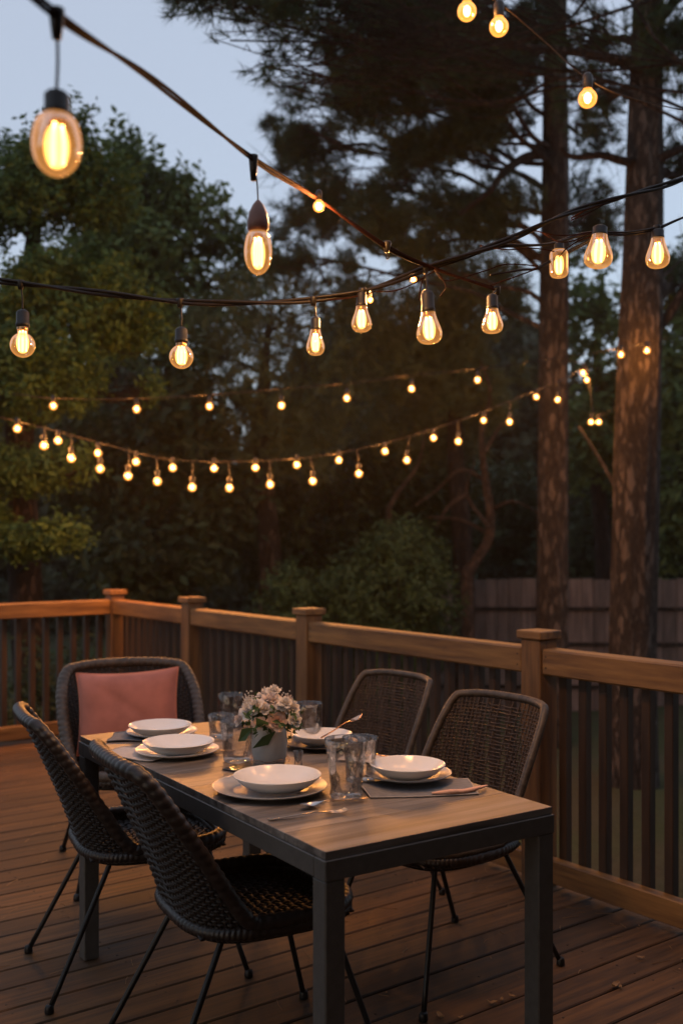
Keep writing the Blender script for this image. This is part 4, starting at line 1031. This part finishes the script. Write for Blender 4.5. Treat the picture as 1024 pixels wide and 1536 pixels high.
def near_bulb(px, ytop, w_px, h_px, d, kind, label, P=None, hang=None, sock='socket', sock_h=.034, power=1.0, fil=4, pend=False, tilt=0, xt=None):
    k = d/F; w_, h_ = w_px*k, h_px*k
    c = W(px, ytop, d); top = yon(P, xt or px) if P is not None else None
    root = thing('light_bulb', label, 'light bulb', c, 0, 'bulbs on the front strings')
    gl = MB().lathe(shape(kind, w_, h_), 36).build('glass', M['bulbglass'], root)
    n = fil; R = w_*.13; L0, L1 = -.16*h_, -.80*h_
    for i in range(n):
        a = i*2*PI/n+.4; q = [(R*math.cos(a)*.8, R*math.sin(a)*.8, L0), (R*math.cos(a)*1.15, R*math.sin(a)*1.15, (L0+L1)/2), (R*math.cos(a), R*math.sin(a), L1)]
        MB().tube(smooth_pts(q, 8), w_*.036, 7).build('filament', M['filament'], root)
    MB().lathe([(0, 0), (w_*.10, -.01*h_), (w_*.05, -.15*h_), (w_*.02, -.2*h_), (w_*.015, L0), (0, L0)], 14).build('filament_stem', M['stemglass'], root)
    MB().lathe([(1e-4, -.16*h_)]+[(w_*.27*math.sin(a)**.8, -.52*h_+.36*h_*math.cos(a)) for a in np.linspace(.12, PI-.12, 16)]+[(1e-4, -.88*h_)], 24).build('inner_tube', M['sheath'], root)  # emissive shell added as the blown-out glow of the filaments, no glass part
    sr = max(.0105, w_*.27)
    if pend: prof = [(w_*.30, -.002), (w_*.40, .004), (w_*.40, sock_h*.28), (w_*.33, sock_h*.6), (w_*.20, sock_h*.85), (w_*.07, sock_h), (0, sock_h)]
    else: prof = [(sr*.8, -.003), (sr*1.02, 0), (sr*1.02, sock_h*.18), (sr*.95, sock_h*.2), (sr*.95, sock_h*.8), (sr*.7, sock_h*.93), (sr*.35, sock_h*1.0), (0, sock_h)]
    s_ = MB().lathe(prof, 24, wob=None).build('socket', M[sock], root)
    MB().lathe([(sr*.84, -.010), (sr*.86, -.004), (sr*.8, -.002)], 24).build('screw_collar', M['brass'], root)
    if top is not None:
        e = top-c; MB().tube(smooth_pts([(0, 0, sock_h*.98), (e[0]*.4+.0015, e[1]*.4, sock_h+(e[2]-sock_h)*.45), (e[0], e[1], e[2])], 12), .0022 if not pend else .0016, 7).build('hanging_wire', M['rubber'], root)
        hh = hang if hang else .016
        MB().lathe([(0, -hh), (.006, -hh), (.0085, -hh*.4), (.010, .002), (.010, .008), (0, .010)], 14, at=e).build('cord_joint', M['socket'], root)
    lamp(root, (0, 0, -.5*h_), power, .012)
    if tilt: root.rotation_euler = (0, tilt, 0)
    return root
LAMPS = []
def lamp(parent, loc, e, size=.012):
    l = bpy.data.lights.new('bulb_light', 'POINT'); l.energy = e; l.color = (1, .46, .14); l.shadow_soft_size = size
    o = bpy.data.objects.new('bulb_light', l); COL.objects.link(o); o.location = loc; o.parent = parent; LAMPS.append(o)
NP = .5
near_bulb(85, 172, 72, 92, 1.32, 'ell', 'large blurred bulb hanging nearest the camera at the top left', PA, .030, sock_h=.032, power=NP*.2, fil=3)
near_bulb(387, 346, 41, 66, 2.15, 'ell', 'bulb in a brown cone socket hanging from the slanting cord', PA, .045, 'terracotta', .064, NP*.3, pend=True, xt=380)
near_bulb(34, 489, 37, 47, 2.7, 'round', 'round bulb at the left end of the dark sagging cord', PB, sock_h=.044, power=NP)
near_bulb(272, 513, 36, 40, 2.7, 'round', 'round bulb second from the left on the dark sagging cord', PB, sock_h=.040, power=NP)
near_bulb(473, 494, 27, 39, 2.7, 'pear', 'small slim pear bulb third from left on the dark sagging cord', PB, sock_h=.034, power=NP*.8)
near_bulb(542, 459, 30, 39, 2.7, 'pear', 'pear bulb left of the cord crossing, tiny bulb glowing behind it', PB, sock_h=.040, power=NP*.8)
near_bulb(642, 468, 38, 48, 2.66, 'pear', 'big pear bulb in tall socket right under the cord crossing', PB, sock_h=.058, power=NP, tilt=-.05, xt=640)
near_bulb(738, 463, 32, 37, 2.74, 'pear', 'pear bulb right of the crossing, where the slanting cord ends', PA, sock_h=.040, power=NP*.8, xt=745)
near_bulb(838, 374, 28, 43, 2.78, 'tube', 'slim tubular bulb in front of the slimmer pine trunk', PB3, sock_h=.02, power=NP*.8)
near_bulb(899, 352, 42, 50, 2.78, 'pear', 'largest bulb on the right, between the two pine trunks', PB2, sock_h=.026, power=NP, tilt=.06)
near_bulb(986, 357, 35, 45, 2.84, 'pear', 'bulb farthest right on the front cords, before the thick trunk', PB2, sock_h=.026, power=NP*.8)

# small bulbs: one built, the rest copied
def small_proto():
    r = thing('string_bulb', 'x', 'light bulb', (0, 0, 0), 0, 'x')
    MB().lathe([(.010, 0)]+[(.0225*math.sin(a), -.026+.0225*math.cos(a)) for a in np.linspace(.5, PI, 14)], 20).build('glass', M['bulbglow'], r)
    MB().lathe([(.0085*math.sin(a), -.025+.013*math.cos(a)) for a in np.linspace(0, PI, 10)], 14).build('filament', M['filament_far'], r)
    MB().lathe([(.011, -.003), (.0125, 0), (.0125, .028), (.007, .036), (0, .036)], 16).build('socket', M['socket'], r)
    return r
proto = small_proto(); first = [True]
def small(p, top, label, group, s=1.0, power=.6, light=True):
    r = proto if first[0] else copy_tree(proto); first[0] = False
    s = s*(1.22 if s > .9 else 1); r.location = p; r.scale = (s, s, s); r['label'] = label; r['group'] = group
    if top is not None:
        e = (np.array(top)-np.array(p))/s
        if np.linalg.norm(e) > .03: MB().tube([(0, 0, .03), (e[0]*.5+.002, e[1]*.5, .03+(e[2]-.03)*.5), e], .003, 6).build('hanging_wire', M['rubber'], r)
    if light: lamp(r, (0, 0, -.03), power, .02)
    return r
ORD = ['first', 'second', 'third', 'fourth', 'fifth', 'sixth', 'seventh', 'eighth', 'ninth', 'tenth', 'eleventh', 'twelfth', 'thirteenth', 'fourteenth', 'fifteenth', 'sixteenth']
SP = 13.5
# upper back string, from the left tree to the thick trunk
cC, PC = cord('string_light_cord', 'thin upper back cord from left tree across to the thick pine trunk', [(20, 590, 7.2), (80, 597, 7.2), (190, 598, 7.3), (315, 592, 7.5), (420, 583, 7.6), (520, 575, 7.8), (617, 563, 8.0), (716, 553, 8.2), (850, 535, 8.5), (930, 522, 8.75), (972, 514, 8.9), (1040, 500, 8.9), (1200, 470, 9)], .0045, M['rubber'])
for i, (px, py) in enumerate([(80, 607), (205, 612), (314, 608), (422, 607), (520, 596), (617, 582), (716, 569), (931, 531), (970, 525)]):
    t = yon(PC, px); d = t[1]; small(W(px, py-5, d), t, f'small bulb {ORD[i]} from the left on the upper back string', 'bulbs on the upper back string', 1.0 if d < 8.3 else 1.05, SP)
# lower back string, short and long drops in turn
cD, PD = cord('string_light_cord', 'thin lowest cord sagging in front of dark trees behind railing', [(-60, 610, 6.9), (26, 632, 7.0), (90, 648, 7.0), (150, 664, 7.1), (250, 688, 7.2), (350, 692, 7.4), (450, 687, 7.6), (550, 671, 7.9), (650, 643, 8.3), (725, 617, 8.7), (804, 585, 9.2), (850, 566, 9.6), (870, 552, 10)], .0045, M['rubber'])
for i, (px, py) in enumerate([(26, 641), (87, 659), (147, 678), (204, 691), (259, 700), (321, 701), (383, 700), (445, 696), (508, 689), (577, 676), (650, 656), (725, 630), (804, 595)]):
    t = yon(PD, px); small(W(px, py-5, t[1]), t, f'small bulb {ORD[i]} from left in upper row of lowest string', 'upper row bulbs of the lowest string', 1.0, SP)
for i, (px, py) in enumerate([(66, 666), (107, 685), (150, 701), (192, 712), (236, 720), (288, 729), (344, 730), (405, 725), (469, 720), (538, 709), (610, 689), (687, 661), (764, 632), (836, 599)]):
    t = yon(PD, px); small(W(px, py-5, t[1]-.1), t, f'small bulb {ORD[i]} from left in lower row of lowest string', 'lower row bulbs of the lowest string', 1.05, SP, i % 2 == 0)
# loose pairs between the trunks
cE, PE = cord('string_light_cord', 'faint far cord carrying the two bulb pairs between the pine trunks', [(850, 540, 10.3), (877, 547, 10.2), (884, 580, 10.2), (890, 618, 10.1), (905, 620, 10.1), (940, 600, 10)], .004, M['rubber'], twin=False)
for px, py, lb in ((874, 558, 'upper left bulb of the slanted pair between the pine trunks'), (880, 569, 'lower right bulb of the slanted pair between the pine trunks'), (886, 632, 'left bulb of the low side by side pair between trunks'), (898, 632, 'right bulb of the low side by side pair between trunks')):
    t = yon(PE, px); small(W(px, py-4, 10.15), None, lb, 'bulb pairs between the trunks', 1.05, SP)
# high strings
cF, PF = cord('string_light_cord', 'thin cord high up carrying three amber bulbs before the pine crown', [(560, -90, 4.0), (640, -30, 4.0), (700, -14, 4.0), (748, 4, 4.0), (815, 60, 4.1), (881, 117, 4.1), (960, 150, 4.1), (1150, 190, 4.1)], .0022, M['rubber'], twin=False)
for px, py, lb in ((700, 8, 'amber bulb cut by the top edge above the slimmer trunk side'), (748, 31, 'amber bulb just below the top edge, right of another one'), (881, 139, 'single amber bulb high between the two pine trunks')):
    t = yon(PF, px); small(W(px, py-8, t[1]), t, lb, 'amber bulbs high on the right', 1.35, NP)
t = yon(PA, 475); small(t+np.array([.005, -.004, -.004]), None, 'small glowing bulb set directly on slanting cord above the crossing', 'tiny bulbs at the front cords', .62, .12)
small(W(555, 444, 2.9), yon(PB, 555), 'tiny bulb glowing right behind the pear bulb left of crossing', 'tiny bulbs at the front cords', .42, .25)
small(W(620, 413, 2.85), yon(PB, 620), 'tiny bulb glowing just left of the cord crossing', 'tiny bulbs at the front cords', .42, .25)

if HAZE:
    hz = MB().box((-30, -16, GZ-1.3), (30, 42, 16)).build('haze', hm, smooth=False)
    tag(hz, kind='stuff', label='faint evening haze hanging in the air of the garden', cat='haze')
